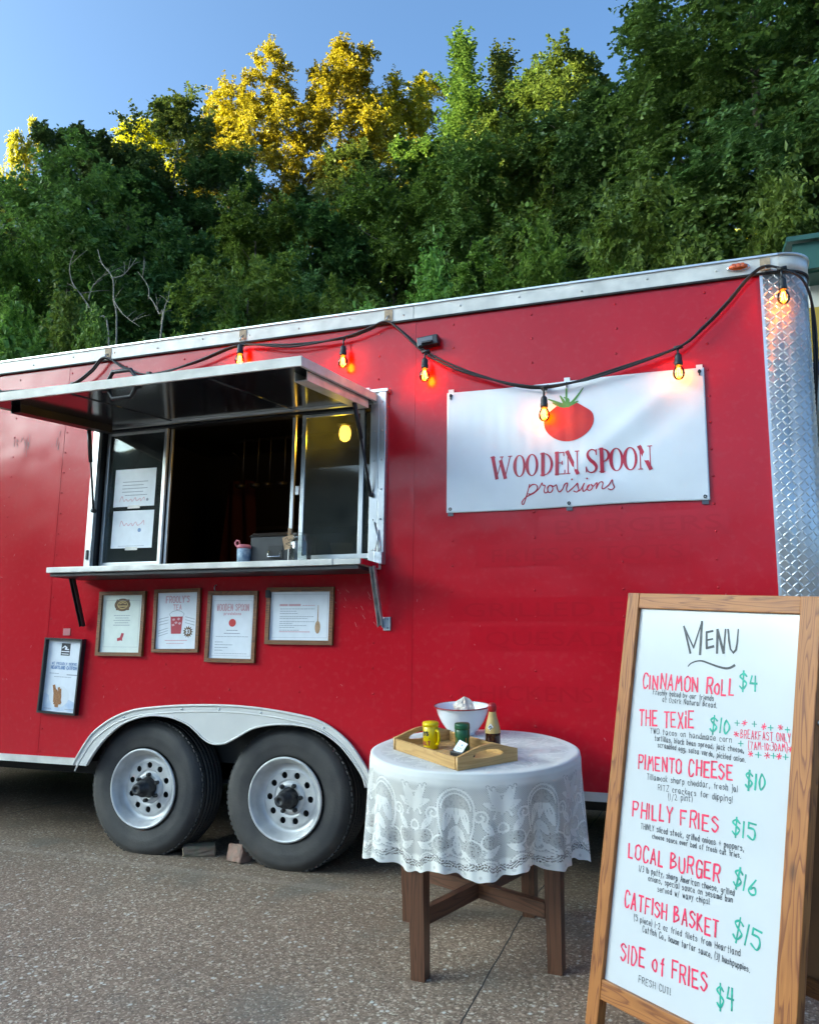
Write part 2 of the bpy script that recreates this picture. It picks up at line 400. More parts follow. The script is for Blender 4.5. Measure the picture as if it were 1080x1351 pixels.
def thing(name, label, cat, loc=(0, 0, 0), mtx=None, group=None):
    o = bpy.data.objects.new(name, None); o.empty_display_size = .1; COL.objects.link(o)
    if mtx is not None: o.matrix_world = mtx
    else: o.location = loc
    return tag(o, label, cat, group)
def tag(o, label, cat, group=None):
    o['label'] = label; o['category'] = cat
    if group: o['group'] = group
    return o
def T(x, y, z): return Matrix.Translation((x, y, z))
def rotx(a): return Matrix.Rotation(a, 4, 'X')
def roty(a): return Matrix.Rotation(a, 4, 'Y')
def rotz(a): return Matrix.Rotation(a, 4, 'Z')
YUP = rotx(R(90))                       # local XY plane -> world XZ plane facing -Y

def filled(name, loops, depth, m, parent=None, mtx=None, bevel=0.):
    """flat outline with holes in local XY, thickness depth (local Z 0..depth)"""
    cu = bpy.data.curves.new(name, 'CURVE'); cu.dimensions = '2D'; cu.fill_mode = 'BOTH'
    cu.extrude = depth/2; cu.bevel_depth = bevel
    for lp in loops:
        sp = cu.splines.new('POLY'); sp.points.add(len(lp)-1); sp.use_cyclic_u = True
        for p, q in zip(sp.points, lp): p.co = (q[0], q[1], 0, 1)
    tmp = bpy.data.objects.new('t', cu); COL.objects.link(tmp)
    dg = bpy.context.evaluated_depsgraph_get(); dg.update()
    me = bpy.data.meshes.new_from_object(tmp.evaluated_get(dg)); me.name = name
    bpy.data.objects.remove(tmp); bpy.data.curves.remove(cu)
    for v in me.vertices: v.co.z += depth/2
    me.materials.clear(); me.materials.append(m)
    return link(name, me, parent, mtx)

def circle(cx, cy, r, n=24, ry=None):
    ry = ry or r
    return [(cx+r*math.cos(2*math.pi*k/n), cy+ry*math.sin(2*math.pi*k/n)) for k in range(n)]
def rect(x0, y0, x1, y1): return [(x0, y0), (x1, y0), (x1, y1), (x0, y1)]
def rrect(x0, y0, x1, y1, r, n=5):
    out = []
    for cx, cy, a0 in ((x1-r, y1-r, 0), (x0+r, y1-r, 90), (x0+r, y0+r, 180), (x1-r, y0+r, 270)):
        for k in range(n+1):
            a = R(a0+90*k/n); out.append((cx+r*math.cos(a), cy+r*math.sin(a)))
    return out
def smooth(pts, n=6, closed=False):
    pts = [Vector(p) for p in pts]; L = len(pts); out = []
    if L < 3 and not closed: return pts
    for i in range(L if closed else L-1):
        if closed: a, b, c, d = (pts[(i+k) % L] for k in (-1, 0, 1, 2))
        else: a, b, c, d = pts[max(i-1, 0)], pts[i], pts[i+1], pts[min(i+2, L-1)]
        for k in range(n):
            t = k/n
            out.append(.5*((2*b)+(c-a)*t+(2*a-5*b+4*c-d)*t*t+(3*b-a-3*c+d)*t**3))
    if not closed: out.append(pts[-1])
    return out

class Ink:
    """flat pen strokes and patches lying on a surface: local X right, Y up, Z out of the surface"""
    def __init__(s, z=.0012, surf=None): s.mb = MB(); s.z = z; s.k = 0; s.surf = surf
    def _z(s): s.k += 1; return s.z+.00002*(s.k % 40)
    def _p(s, x, y, z): return (x, y, z+(s.surf(x, y) if s.surf else 0))
    def stroke(s, pts, w, vary=.2, widths=None):
        pts = [Vector((p[0], p[1])) for p in pts]
        if len(pts) < 2: return s
        if not widths:                                   # a sharp corner ends one pen stroke and starts the next
            for i in range(1, len(pts)-1):
                a, b = pts[i]-pts[i-1], pts[i+1]-pts[i]
                if a.length > 1e-9 and b.length > 1e-9 and a.angle(b) > .85:
                    s.stroke(pts[:i+1], w, vary); return s.stroke(pts[i:], w, vary)
        z = s._z(); n = len(pts); vs = []; ph = random.random()*6
        for i, p in enumerate(pts):
            t = pts[min(i+1, n-1)]-pts[max(i-1, 0)]
            t = t.normalized() if t.length > 1e-9 else Vector((1, 0))
            q = Vector((-t.y, t.x))
            ww = widths[i] if widths else w*(1.04+vary*math.sin(ph+i*.9))*(.8 if i in (0, n-1) and n > 3 else 1)
            e = -t*w*.4 if i == 0 else (t*w*.4 if i == n-1 else Vector((0, 0)))
            vs += [s._p(p.x+e.x+q.x*ww/2, p.y+e.y+q.y*ww/2, z), s._p(p.x+e.x-q.x*ww/2, p.y+e.y-q.y*ww/2, z)]
        s.mb.add(vs, [(2*i, 2*i+1, 2*i+3, 2*i+2) for i in range(n-1)]); return s
    def patch(s, pts):
        z = s._z(); s.mb.add([s._p(p[0], p[1], z) for p in pts], [tuple(range(len(pts)))]); return s
    def text(s, txt, x0, y0, x1, y1, h, w, jit=.06):
        """stroke-font line from baseline start to baseline end"""
        adv = 0; items = []
        for ch in txt:
            if ch == ' ': adv += 4.6; continue
            st, wd = glyph(ch); items.append((adv, st)); adv += wd+2.3
        adv = max(adv-2.3, .1)
        dx, dy = x1-x0, y1-y0; L = math.hypot(dx, dy); ux, uy = dx/L, dy/L; sx = L/adv; sy = h/6
        for a, st in items:
            jx, jy, js = (random.uniform(-jit, jit) for _ in range(3))
            for pts in st:
                out = []
                for px, py in pts:
                    X = (a+px+jx*3+py*js*.6)*sx; Y = (py+jy*4)*sy*(1+js*.8)
                    out.append((x0+ux*X-uy*Y, y0+uy*X+ux*Y))
                s.stroke(out, w)
        return s
    def greek(s, x0, x1, y, w):
        """a line of print too small to read: broken dashes"""
        x = x0
        while x < x1-1e-4:
            l = min(random.uniform(.006, .018), x1-x); s.stroke([(x, y), (x+l, y)], w, 0); x += l+.004
        return s
    def build(s, name, m, parent, mtx=None): return s.mb.build(name, m, parent, mtx=mtx, recalc=False)

G = {'A': '00 26 40|12 32', 'B': '00 06|~06 26 35 24 03|~03 33 42 31 00', 'C': '~45 36 16 03 10 30 41', 'D': '00 06|~06 26 43 20 00', 'E': '46 06 00 40|03 33', 'F': '46 06 00|03 33',
 'G': '~45 36 16 03 10 30 42|23 43 40', 'H': '00 06|40 46|03 43', 'I': '00 06', 'J': '~46 41 20 01', 'K': '00 06|36 03 40', 'L': '06 00 30', 'M': '00 16 23 46 50', 'N': '00 06 40 46', 'O': '~26 05 03 01 20 41 43 45 26',
 'P': '00 06|~06 36 45 33 03', 'Q': '~26 05 03 01 20 41 43 45 26|31 50', 'R': '00 06|~06 36 45 33 03|23 40', 'S': '~45 26 05 14 33 42 20 01', 'T': '20 26|06 46', 'U': '~06 02 10 30 42 46', 'V': '06 20 46', 'W': '06 10 24 30 46',
 'X': '00 46|06 40', 'Y': '06 23 46|23 20', 'Z': '06 46 00 40',
 'a': '~34 14 02 10 20 33|34 31 40', 'b': '06 00|~03 24 32 20 01', 'c': '~33 14 02 10 30', 'd': '~33 14 02 10 31|36 30', 'e': '~02 32 24 03 01 20 31', 'f': '~36 25 23 20|14 34', 'g': '~34 14 02 11 32|~34 3a 1b 0a', 'h': '06 00|~03 24 33 30',
 'i': '04 00|05 06', 'j': '~14 1a 0b|15 16', 'k': '06 00|34 02 30', 'l': '06 00', 'm': '04 00|~03 14 23 20|~23 34 43 40', 'n': '04 00|~03 24 33 30', 'o': '~24 03 01 20 31 33 24', 'p': '04 0b|~03 24 32 20 01', 'q': '~33 14 02 10 31|34 3b',
 'r': '04 00|~02 14 34', 's': '~33 14 03 22 31 10 01', 't': '16 10 20|04 34', 'u': '~04 01 10 32|34 30', 'v': '04 20 34', 'w': '04 10 23 30 44', 'x': '00 34|04 30', 'y': '04 12|34 0b', 'z': '04 34 00 30',
 '0': '~16 04 02 10 32 34 16', '1': '06 00', '2': '~05 26 34 22 00|00 40', '3': '~06 26 35 23|~23 33 31 00', '4': '16 03 43|36 30', '5': '46 06 04|~04 34 42 30 01', '6': '~36 13 01 20 41 33 12', '7': '06 46 10', '8': '~23 05 36 23 01 30 23', '9': '~33 14 26 34 30',
 '$': '~45 26 05 14 33 42 20 01|27 2a', ',': '11 0a', '.': '00 10', '!': '06 02|01 00', '(': '~17 03 1a', ')': '~07 13 0a', '-': '03 23', ':': '03 04|00 01', '/': '0a 36', '+': '03 43|25 21', '*': '13 33|24 22|14 32|12 34', '&': '~40 05 26 34 01 10 42', "'": '06 05'}
_gc = {}
def glyph(ch):
    if ch in _gc: return _gc[ch]
    cv = lambda c: {'a': -1, 'b': -2}.get(c) if c in 'ab' else int(c)
    st = []; wd = 0
    for part in G[ch].split('|'):
        sm = part.startswith('~'); ps = [(cv(t[0]), cv(t[1])) for t in part.lstrip('~').split()]
        wd = max(wd, max(p[0] for p in ps))
        if sm: ps = [tuple(q) for q in smooth(ps, 4)]
        st.append(ps)
    _gc[ch] = (st, max(wd, .3)); return _gc[ch]

# ------------------------------------------------------------------ ground
def sstep(a, b, x):
    t = np.clip((x-a)/(b-a), 0, 1); return t*t*(3-2*t)
def terrain(x, y):
    x = np.asarray(x, float); y = np.asarray(y, float)
    h = np.where(y < 0, .11*np.maximum(y, -7)+np.where(y < -7, .04*np.maximum(y+7, -6), 0), .012*np.minimum(y, 4.8))
    h = h-.008*np.clip(x, -20, 20)
    hs = np.clip(y-4.9, 0, 27)*.40*(1-sstep(60, 140, np.abs(x)))+np.clip(y-32, 0, 300)*.05*(1-sstep(60, 140, np.abs(x)))
    h = h+hs
    s = .883*x+.469*y; t = -.469*x+.883*y                      # along / across the sun's azimuth
    n = 3.5*np.sin(t*.031)+2.2*np.sin(t*.083+1)+1.6*np.sin(t*.19+2)+1.2*np.sin(t*.37)
    h = h+(60.7+n)*np.exp(-((s+225)/58)**2)*(1-sstep(330, 620, np.abs(t)))  # unseen ridge, shaped to keep the low sun off all but far treetops
    r = np.hypot(x, y); ph = np.degrees(np.arctan2(x, -y))
    h = h+(13+1.6*np.sin(ph*.9)+1.2*np.sin(ph*2.3+1))*np.exp(-((r-78)/15)**2)*sstep(-36, -27, ph)*(1-sstep(45, 70, ph))  # unseen nearer ridge, added to darken what the window reflects
    h = h+(22+6*np.sin(np.arctan2(y, x)*9))*sstep(420, 650, r)
    return h
def ground():
    n = 190; u = np.linspace(-1, 1, 2*n+1)
    c = np.sinh(u*6.2)/math.sinh(6.2)*900
    X, Y = np.meshgrid(c, c)
    Z = terrain(X, Y)
    k = 2*n+1
    vs = np.stack([X, Y, Z], -1).reshape(-1, 3)
    i = np.arange(k*k).reshape(k, k)
    fs = np.stack([i[:-1, :-1], i[:-1, 1:], i[1:, 1:], i[1:, :-1]], -1).reshape(-1, 4)
    o = link('ground', mesh_np('ground', vs, fs, MT['asphalt'], True))
    o['kind'] = 'structure'
def mesh_np(name, vs, fs, m, sm=False):
    me = bpy.data.meshes.new(name); vs = np.asarray(vs, np.float32); fs = np.asarray(fs, np.int32)
    k = fs.shape[1]
    me.vertices.add(len(vs)); me.vertices.foreach_set('co', vs.ravel())
    me.loops.add(fs.size); me.loops.foreach_set('vertex_index', fs.ravel())
    me.polygons.add(len(fs)); me.polygons.foreach_set('loop_start', np.arange(0, fs.size, k, dtype=np.int32))
    me.polygons.foreach_set('loop_total', np.full(len(fs), k, np.int32))
    me.polygons.foreach_set('use_smooth', np.full(len(fs), sm))
    me.update(calc_edges=True); me.materials.append(m); return me
ground()
def gz(x, y): return float(terrain(x, y))
GN = Vector((.008, -.11, 1)).normalized()          # normal of the sloping lot in front of the trailer
def ground_frame(x, y, rz=0):
    """matrix standing on the sloping lot at x, y"""
    z = GN; xx = Vector((1, 0, 0)); xx = (xx-z*xx.dot(z)).normalized(); yy = z.cross(xx)
    m = Matrix((xx, yy, z)).transposed().to_4x4(); m.translation = (x, y, gz(x, y))
    return m @ rotz(rz)

# ------------------------------------------------------------------ food trailer
X0, XR, XE = -4.3, 2.79, 2.985
trailer = thing('food_trailer', 'long red food trailer with an open service window, tandem wheels and diamond plate corner', 'food trailer')
def part(name, mb, m, parent=trailer, **k): return mb.build(name, MT[m], parent, **k)
arch_out = [(-.87, .452), (-.845, .50), (-.77, .609), (-.70, .668), (-.616, .717), (-.52, .752), (-.42, .772), (-.178, .795), (.1, .803), (.33, .792), (.547, .765), (.64, .742), (.718, .705), (.80, .645), (.865, .57), (.925, .48), (.94, .44)]
arch_in = [(.895, .44), (.878, .49), (.825, .56), (.762, .625), (.70, .668), (.635, .697), (.56, .716), (.485, .722), (.40, .720), (.333, .712), (.27, .698), (.223, .678), (.17, .648), (.114, .62), (.085, .610), (.04, .606), (0., .613), (-.04, .632), (-.083, .665), (-.14, .70), (-.221, .727), (-.29, .737), (-.368, .738), (-.46, .722), (-.563, .683), (-.65, .62), (-.714, .555), (-.765, .485), (-.785, .452)]
cut = [(-.83, .47), (-.76, .575), (-.66, .672), (-.55, .72), (-.40, .755), (.05, .77), (.5, .745), (.68, .69), (.80, .60), (.88, .50), (.905, .47)]
wall_loop = [(X0, .47)]+cut+[(XR, .47), (XR, 2.82), (X0, 2.82)]
win = rect(-.885, 1.55, .90, 2.43)
wall = filled('wall_panel', [wall_loop, win], .02, MT['red'], trailer, T(0, .02, 0) @ YUP)
rv = MB()
xs = [2.545-.4085*k for k in range(17)]
for x in xs:
    z = 2.76
    while z > .5:
        on_win = -.95 < x < 1.0 and 1.5 < z < 2.47
        on_arch = -.9 < x < .97 and z < .82
        if not on_win and not on_arch:
            rv.lathe([(.0062, 0), (.0052, .0025), (.0025, .004), (0, .0043)], 8, T(x+random.uniform(-.003, .003), 0, z) @ YUP, True, False)
        z -= .125
bm = bmesh.new(); bm.from_mesh(wall.data)
WI = (T(0, .02, 0) @ YUP).inverted()
vs = [bm.verts.new(WI @ v) for v in rv.v]
for f in rv.f:
    try: bm.faces.new([vs[i] for i in f]).smooth = True
    except ValueError: pass
bm.to_mesh(wall.data); bm.free()
# vertical panel seams: thin cover strips of the same paint
for x in (-2.38, -1.16, 1.105):
    sb = MB(); sb.box((x-.011, -.0015, 2.45 if -1 < x < 1 else .49), (x+.011, .003, 2.815)); part('panel_seam', sb, 'red')
# roof, far walls, floor
b = MB().box((X0, 0, 2.82), (XE-.12, 2.34, 2.86)); part('roof', b, 'alu')
b = MB().box((X0, 2.30, .5), (XE, 2.34, 2.82)).box((X0-.03, .001, .5), (X0, 2.34, 2.82)); part('far_wall', b, 'red')
b = MB().box((XE-.03, .42, .5), (XE, 2.30, 2.82)); part('end_door', b, 'alu_white')
b = MB().box((X0, .335, .471), (XE-.03, 2.30, .54)).box((X0, .022, .472), (-.975, .334, .541)).box((1.035, .022, .472), (XE-.03, .334, .541)); part('floor_pan', b, 'under')
b = MB().box((X0+.1, .30, .36), (2.5, .38, .47)).box((X0+.1, 1.9, .36), (2.5, 1.98, .47)).box((-.47, .3, .31), (-.39, 2.0, .39)).box((.39, .3, .31), (.47, 2.0, .39)); part('chassis', b, 'under')
b = MB().box((-.96, .30, .38), (1.02, .33, .86)).box((-.96, .021, .80), (1.02, .30, .83)).box((-.97, .021, .44), (-.95, .30, .80)).box((1.01, .021, .44), (1.03, .30, .80)); part('wheel_well', b, 'under')
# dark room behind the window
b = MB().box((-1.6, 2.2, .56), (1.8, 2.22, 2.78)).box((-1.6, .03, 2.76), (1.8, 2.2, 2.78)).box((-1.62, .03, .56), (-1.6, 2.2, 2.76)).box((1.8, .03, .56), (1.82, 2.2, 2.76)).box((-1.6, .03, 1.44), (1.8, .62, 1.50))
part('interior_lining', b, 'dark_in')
b = MB().box((-1.2, 1.75, 1.25), (1.6, 2.19, 1.29)).box((-1.2, 1.9, 2.05), (1.6, 2.19, 2.08)); part('interior_shelf', b, 'steel_in')
b = MB().tube([(-.9, 1.3, 2.62), (.9, 1.3, 2.62)], .012); part('utensil_rail', b, 'steel_in')
# roof rail
rail = MB()
rail.box((X0, -.014, 2.815), (1.104, .05, 2.888)).box((1.107, -.014, 2.815), (XE-.12, .05, 2.888))
plan = [(XE-.12+.12*math.sin(R(a)), .12-.12*math.cos(R(a))-.002) for a in range(0, 91, 9)]
def plan_strip(mb, pts, z0, z1, off, th=.006, back=None):
    o1 = []; n = len(pts)
    for i, p in enumerate(pts):
        t = (Vector(pts[min(i+1, n-1)])-Vector(pts[max(i-1, 0)])).normalized(); q = Vector((t.y, -t.x))
        o1.append((Vector(p)+q*off, Vector(p)+q*(off-th)))
    vs = []; fs = []
    for a, c in o1: vs += [(a.x, a.y, z0), (a.x, a.y, z1), (c.x, c.y, z1), (c.x, c.y, z0)]
    for i in range(n-1):
        j = 4*i
        for k in range(4): fs.append((j+k, j+(k+1) % 4, j+4+(k+1) % 4, j+4+k))
    mb.add(vs, fs, True)
plan_strip(rail, plan+[(XE, .4)], 2.815, 2.888, .012, .03)
lip = MB().box((X0, -.022, 2.888), (XE-.12, .06, 2.897)); plan_strip(lip, plan+[(XE, .4)], 2.888, 2.897, .02, .05); part('rail_lip', lip, 'alu')
lip = MB().box((X0, -.0165, 2.806), (XE-.12, .02, 2.815)); plan_strip(lip, plan+[(XE, .4)], 2.806, 2.815, .0145, .03); part('rail_gasket', lip, 'under')
for k in range(22):
    x = 2.6-.31*k; rail.lathe([(.006, 0), (.005, .003), (0, .004)], 8, T(x, -.014, 2.852+.01*math.sin(k*2.3)) @ YUP, True, False)
part('roof_rail', rail, 'alu_white')
for x in (-.857, .079, .965, 2.81):
    b = MB().box((x-.022, -.0185, 2.822), (x+.022, -.0141, 2.882)); part('tape_patch', b, 'tan_tape')
    b = MB().tube([(x, -.019, 2.848), (x, -.03, 2.838), (x, -.04, 2.826), (x, -.042, 2.815)], .0035, 6); part('cable_hook', b, 'galv')
# corner post of diamond plate
cp = MB(); flat = [(XR, -.004), (XE-.12, -.004)]+[(x, y) for x, y in plan]+[(XE, .3), (XE, .42)]
plan_strip(cp, flat, .47, 2.806, .004, .008)
def along(s):
    d = 0
    for a, c in zip(flat, flat[1:]):
        a = Vector(a); c = Vector(c); l = (c-a).length
        if l < 1e-6: continue
        if d+l >= s: t = (c-a)/l; return a+t*(s-d), t
        d += l
    return Vector(flat[-1]), Vector((0, 1))
P_ = .0245; i = 0; s_ = .014
while s_ < .46:
    j = 0; z = .485
    while z < 2.80:
        p, t = along(s_); nrm = Vector((t.y, -t.x))
        a = R(38) if (i+j) % 2 else R(-52)
        e1 = Vector((t.x*math.cos(a), t.y*math.cos(a), math.sin(a))); e2 = Vector((-t.x*math.sin(a), -t.y*math.sin(a), math.cos(a))); n3 = Vector((nrm.x, nrm.y, 0)); c3 = Vector((p.x, p.y, z))+n3*.0042
        L, W, H = .0165, .0046, .0022
        cp.add([c3-e1*L, c3-e1*L*.4-e2*W, c3+e1*L*.4-e2*W, c3+e1*L, c3+e1*L*.4+e2*W, c3-e1*L*.4+e2*W, c3-e1*L*.45+n3*H, c3+e1*L*.45+n3*H],
               [(0, 1, 6), (1, 2, 7, 6), (2, 3, 7), (3, 4, 7), (4, 5, 6, 7), (5, 0, 6)], False)
        z += P_; j += 1
    s_ += P_; i += 1
MT['diamond'] = mat('diamond_plate', (.60, .60, .585), .36, .75, var=.08, vscale=5, bump=.06, bscale=14)
part('corner_post', cp, 'diamond', recalc=False)
b = MB().box((XR-.006, -.0085, .47), (XR+.006, -.001, 2.806)); part('post_edge', b, 'alu')
# bottom trim
for x0_, x1_ in ((X0, -.87), (.945, XE-.12)): part('skirt_trim', MB().box((x0_, -.012, .448), (x1_, .03, .486)), 'alu_white')
# double fender
ao = [tuple(p) for p in smooth(arch_out, 5)]; ai = [tuple(p) for p in smooth(arch_in, 5)]
fend = filled('fender', [ao+ai], .022, MT['fender_white'], trailer, T(0, -.003, 0) @ YUP)
bd = MB()
bd.tube([(x, -.026, z) for x, z in ao], .007, 8)
mid = [(x*.985+.001, z-.032) for x, z in smooth(arch_out, 5)]
bd.tube([(x, -.025, z) for x, z in mid], .0045, 8)
bd.tube([(x, -.025, z) for x, z in ai], .0055, 8)
FI = (T(0, -.003, 0) @ YUP).inverted()
bd.build('fender_bead', MT['fender_white'], fend, mtx=FI)
for x, z in ((-.18, .777), (.05, .783), (.30, .774), (-.55, .722), (.66, .712)):
    MB().lathe([(.007, 0), (.006, .004), (0, .005)], 10, T(x, -.025, z) @ YUP).build('fender_screw', MT['galv'], fend, mtx=FI)

# wheels
def make_wheel():
    w = bpy.data.objects.new('wheel', None); COL.objects.link(w); w.empty_display_size = .1
    t = MB()
    prof = [(.200, -.03), (.212, -.006), (.225, .002), (.238, .001), (.262, .008), (.285, .0095), (.305, .006), (.316, .0065), (.33, -.001), (.345, -.012), (.356, -.028), (.3615, -.045)]
    for k in range(5):
        z = -.062-.032*k; prof += [(.3635, z), (.3545, z-.001), (.3545, z-.008), (.3635, z-.009)]
    prof += [(.3615, -.215), (.345, -.235), (.30, -.25), (.25, -.245), (.21, -.235), (.20, -.21)]
    t.lathe(prof, 96, None, True, False)
    for k in range(84):
        a = 2*math.pi*k/84
        t.box((.350, -.0085, -.052), (.3622, .0085, -.025 if k % 2 else -.029), rotz(a))
        for q in range(4):
            z0 = -.066-.032*q-.030; t.box((.356, -.0105, z0+.001), (.3645, .0095, z0+.021), rotz(a+.02*(q % 2)))
    t.build('tyre', MT['tyre'], w)
    r = MB()
    r.lathe([(.199, .0), (.209, .004), (.211, .012), (.205, .017), (.198, .013), (.194, .002), (.186, -.006), (.181, -.02), (.176, -.038), (.166, -.048), (.158, -.052), (.150, -.050)], 64, None, True, False)
    r.lathe([(.150, -.050), (.145, -.046), (.138, -.046)], 64, None, True, False)
    r.lathe([(.096, -.0455), (.092, -.046), (.086, -.052), (.082, -.05), (.078, -.040), (.055, -.038), (.052, -.046), (.046, -.046)], 48, None, True, False)
    rim = r.build('rim', MT['silver_rim'], w)
    holes = [circle(.117*math.cos(R(36*k+14)), .117*math.sin(R(36*k+14)), .0165, 18) for k in range(10)]
    disc = filled('rim_disc', [circle(0, 0, .1385, 64), circle(0, 0, .0955, 48)]+holes, .005, MT['silver_rim'], None, T(0, 0, -.051))
    bm = bmesh.new(); bm.from_mesh(rim.data); bm2 = disc.data; bm2.transform(T(0, 0, -.051)); bm.from_mesh(bm2); bm.to_mesh(rim.data); bm.free()
    bpy.data.objects.remove(disc)
    h = MB()
    h.lathe([(.152, -.09), (0, -.089)], 40, None, False, False)
    h.lathe([(.058, -.046), (.05, -.030), (.047, .008), (.043, .018), (.036, .020), (.034, .045), (.031, .047), (.030, .062), (.026, .066), (.012, .066), (.012, .060), (0, .060)], 32)
    for k in range(6):
        a = R(60*k+20); h.lathe([(.0115, -.04), (.0115, -.022), (.008, -.015), (0, -.014)], 6, T(.068*math.cos(a), .068*math.sin(a), 0), False)
    h.lathe([(.004, -.02), (.004, .012)], 8, T(.165, -.085, -.02) @ rotx(R(15)))
    h.build('hub', MT['hub'], w)
    return w
wheel = make_wheel()
def dup(o, parent=None):
    c = o.copy(); COL.objects.link(c); c.parent = parent
    for ch in o.children: dup(ch, c)
    return c
def put(o, mtx, parent): o.parent = parent; o.matrix_local = mtx
wheels = [wheel]+[dup(wheel) for _ in range(3)]
put(wheels[0], T(-.445, .045, .345) @ YUP @ rotz(.1), trailer)
put(wheels[1], T(.425, .045, .345) @ YUP @ rotz(-.25), trailer)
put(wheels[2], T(-.445, 2.28, .35) @ rotx(R(-90)), trailer)
put(wheels[3], T(.425, 2.28, .35) @ rotx(R(-90)), trailer)

# service window
def flat_box(name, x0, z0, x1, z1, y0, y1, m, parent, bevel=.002):
    return MB().box((x0, y0, z0), (x1, y1, z1), None, bevel).build(name, MT[m], parent)
sw = MB()
sw.box((-.912, -.022, 1.533), (-.868, .004, 2.44), None, .002).box((.878, -.022, 1.533), (.925, .004, 2.43), None, .002).box((.928, -.030, 1.527), (.966, .004, 2.445), None, .003)
sw.box((.868, -.034, 2.428), (.976, .006, 2.446), None, .002).box((-.912, -.02, 2.44), (.866, .004, 2.462), None, .002)
for k in range(6):
    for x in (-.89, .902, .948):
        sw.lathe([(.005, 0), (0, .003)], 8, T(x, -.031 if x > .93 else -.0225, 1.6+k*.155) @ YUP)
window = part('service_window', sw, 'alu')
rv_ = MB().box((-.885, .004, 1.535), (-.868, .09, 2.43)).box((.878, .004, 1.535), (.90, .09, 2.43)).box((-.885, .004, 2.405), (.90, .09, 2.43)).box((-.885, .004, 1.533), (.90, .09, 1.552))
rv_.build('reveal', MT['black_metal'], window)
flat_box('head_track', -.868, 2.365, .878, 2.405, .02, .085, 'black_metal', window)
flat_box('sill_track', -.868, 1.552, .878, 1.566, .02, .088, 'black_metal', window)
# left fixed sash, right sliding sash
fr = MB(); fr.box((-.858, .040, 1.566), (-.836, .058, 2.365), None, .002).box((-.452, .040, 1.566), (-.430, .058, 2.365), None, .002).box((-.836, .041, 1.566), (-.452, .057, 1.586), None, .002).box((-.836, .041, 2.348), (-.452, .057, 2.365), None, .002).box((-.424, .062, 1.566), (-.408, .078, 2.365), None, .002)
fr.build('sash', MT['alu'], window)
MT['pane'] = glassmat('dusty_haze_pane', (.55, .60, .58), .13, .02, (.30, .32, .31))  # dust film made stronger to stand in for grey reflection as well
MB().box((-.836, .047, 1.586), (-.452, .051, 2.348)).build('glass_pane', MT['pane'], window)
fr = MB(); fr.box((.376, .060, 1.566), (.396, .078, 2.365), None, .002).box((.446, .040, 1.566), (.470, .058, 2.365), None, .002).box((.790, .040, 1.566), (.816, .058, 2.365), None, .002).box((.47, .039, 1.566), (.868, .057, 1.592), None, .002).box((.47, .041, 2.348), (.79, .057, 2.365), None, .002)
fr.build('sash', MT['alu'], window)
MT['pane2'] = glassmat('grimy_haze_pane', (.46, .51, .49), .20, .04, (.24, .27, .26))  # grime thickened so its grey also stands in for reflected haze
MB().box((.470, .047, 1.592), (.790, .051, 2.348)).box((.816, .047, 1.592), (.868, .051, 2.348)).build('glass_pane', MT['pane2'], window)
flat_box('latch', .410, 1.925, .432, 1.975, .052, .064, 'alu', window)
flat_box('frame_latch', -.897, 1.60, -.883, 1.655, -.028, -.021, 'black_metal', window, .001)

# awning door propped open
A = T(0, -.024, 2.39) @ rotx(R(5.9))
aw = MB().box((-.895, -.83, 0), (.895, 0, .026)).build('awning', MT['red'], trailer, mtx=A)
MB().box((-.893, -.826, -.007), (.893, -.002, -.001)).build('awning_lining', MT['black_gloss'], aw)
e = MB(); e.box((-.912, -.846, -.010), (.912, -.8305, .034), None, .002).box((-.912, -.8305, -.010), (-.8955, 0, .032), None, .002).box((.8955, -.8305, -.010), (.912, 0, .032), None, .002); e.build('edge_trim', MT['alu_white'], aw)
e = MB().box((-.9, -.012, -.02), (.9, .018, .034)); e.build('hinge', MT['alu'], aw)
def channel(mb, x0, x1):
    mb.box((x0, -.74, -.046), (x0+.004, -.05, -.0075)).box((x1-.004, -.74, -.046), (x1, -.05, -.0075)).box((x0, -.74, -.050), (x1, -.05, -.046))
e = MB(); channel(e, .82, .885); e.build('strut_channel', MT['alu_white'], aw)
e = MB(); channel(e, -.80, -.735); e.build('strut_channel', MT['black_metal'], aw)
for zz, sg in ((.030, 1), (-.008, -1)):
    pts = [(-.16, -.815, zz), (-.13, -.815, zz+.004*sg), (-.105, -.815, zz+.045*sg), (.0, -.815, zz+.045*sg), (.03, -.815, zz+.004*sg), (.06, -.815, zz)]
    MB().tube(pts, .0105, 8).build('handle', MT['black_metal'], aw)
for x in (-.35, .42):     # faint pressed ribs of the lining
    MB().tube([(x, -.81, -.008), (x, -.02, -.008)], .004, 6).build('lining_rib', MT['black_gloss'], aw)
for x, yo, x2 in ((.872, -.225, .893), (-.80, -.19, -.862)):
    s = MB().tube([(x, yo, 2.33), (x*.6+x2*.4, yo*.6-.03*.4, 2.33*.6+1.885*.4)], .012, 10).tube([(x*.6+x2*.4, yo*.6-.012, 2.152), (x2, -.03, 1.885)], .0065, 8)
    s.lathe([(.013, -.012), (.013, .012)], 10, T(x2, -.03, 1.885) @ YUP); s.build('gas_strut', MT['black_metal'], trailer)

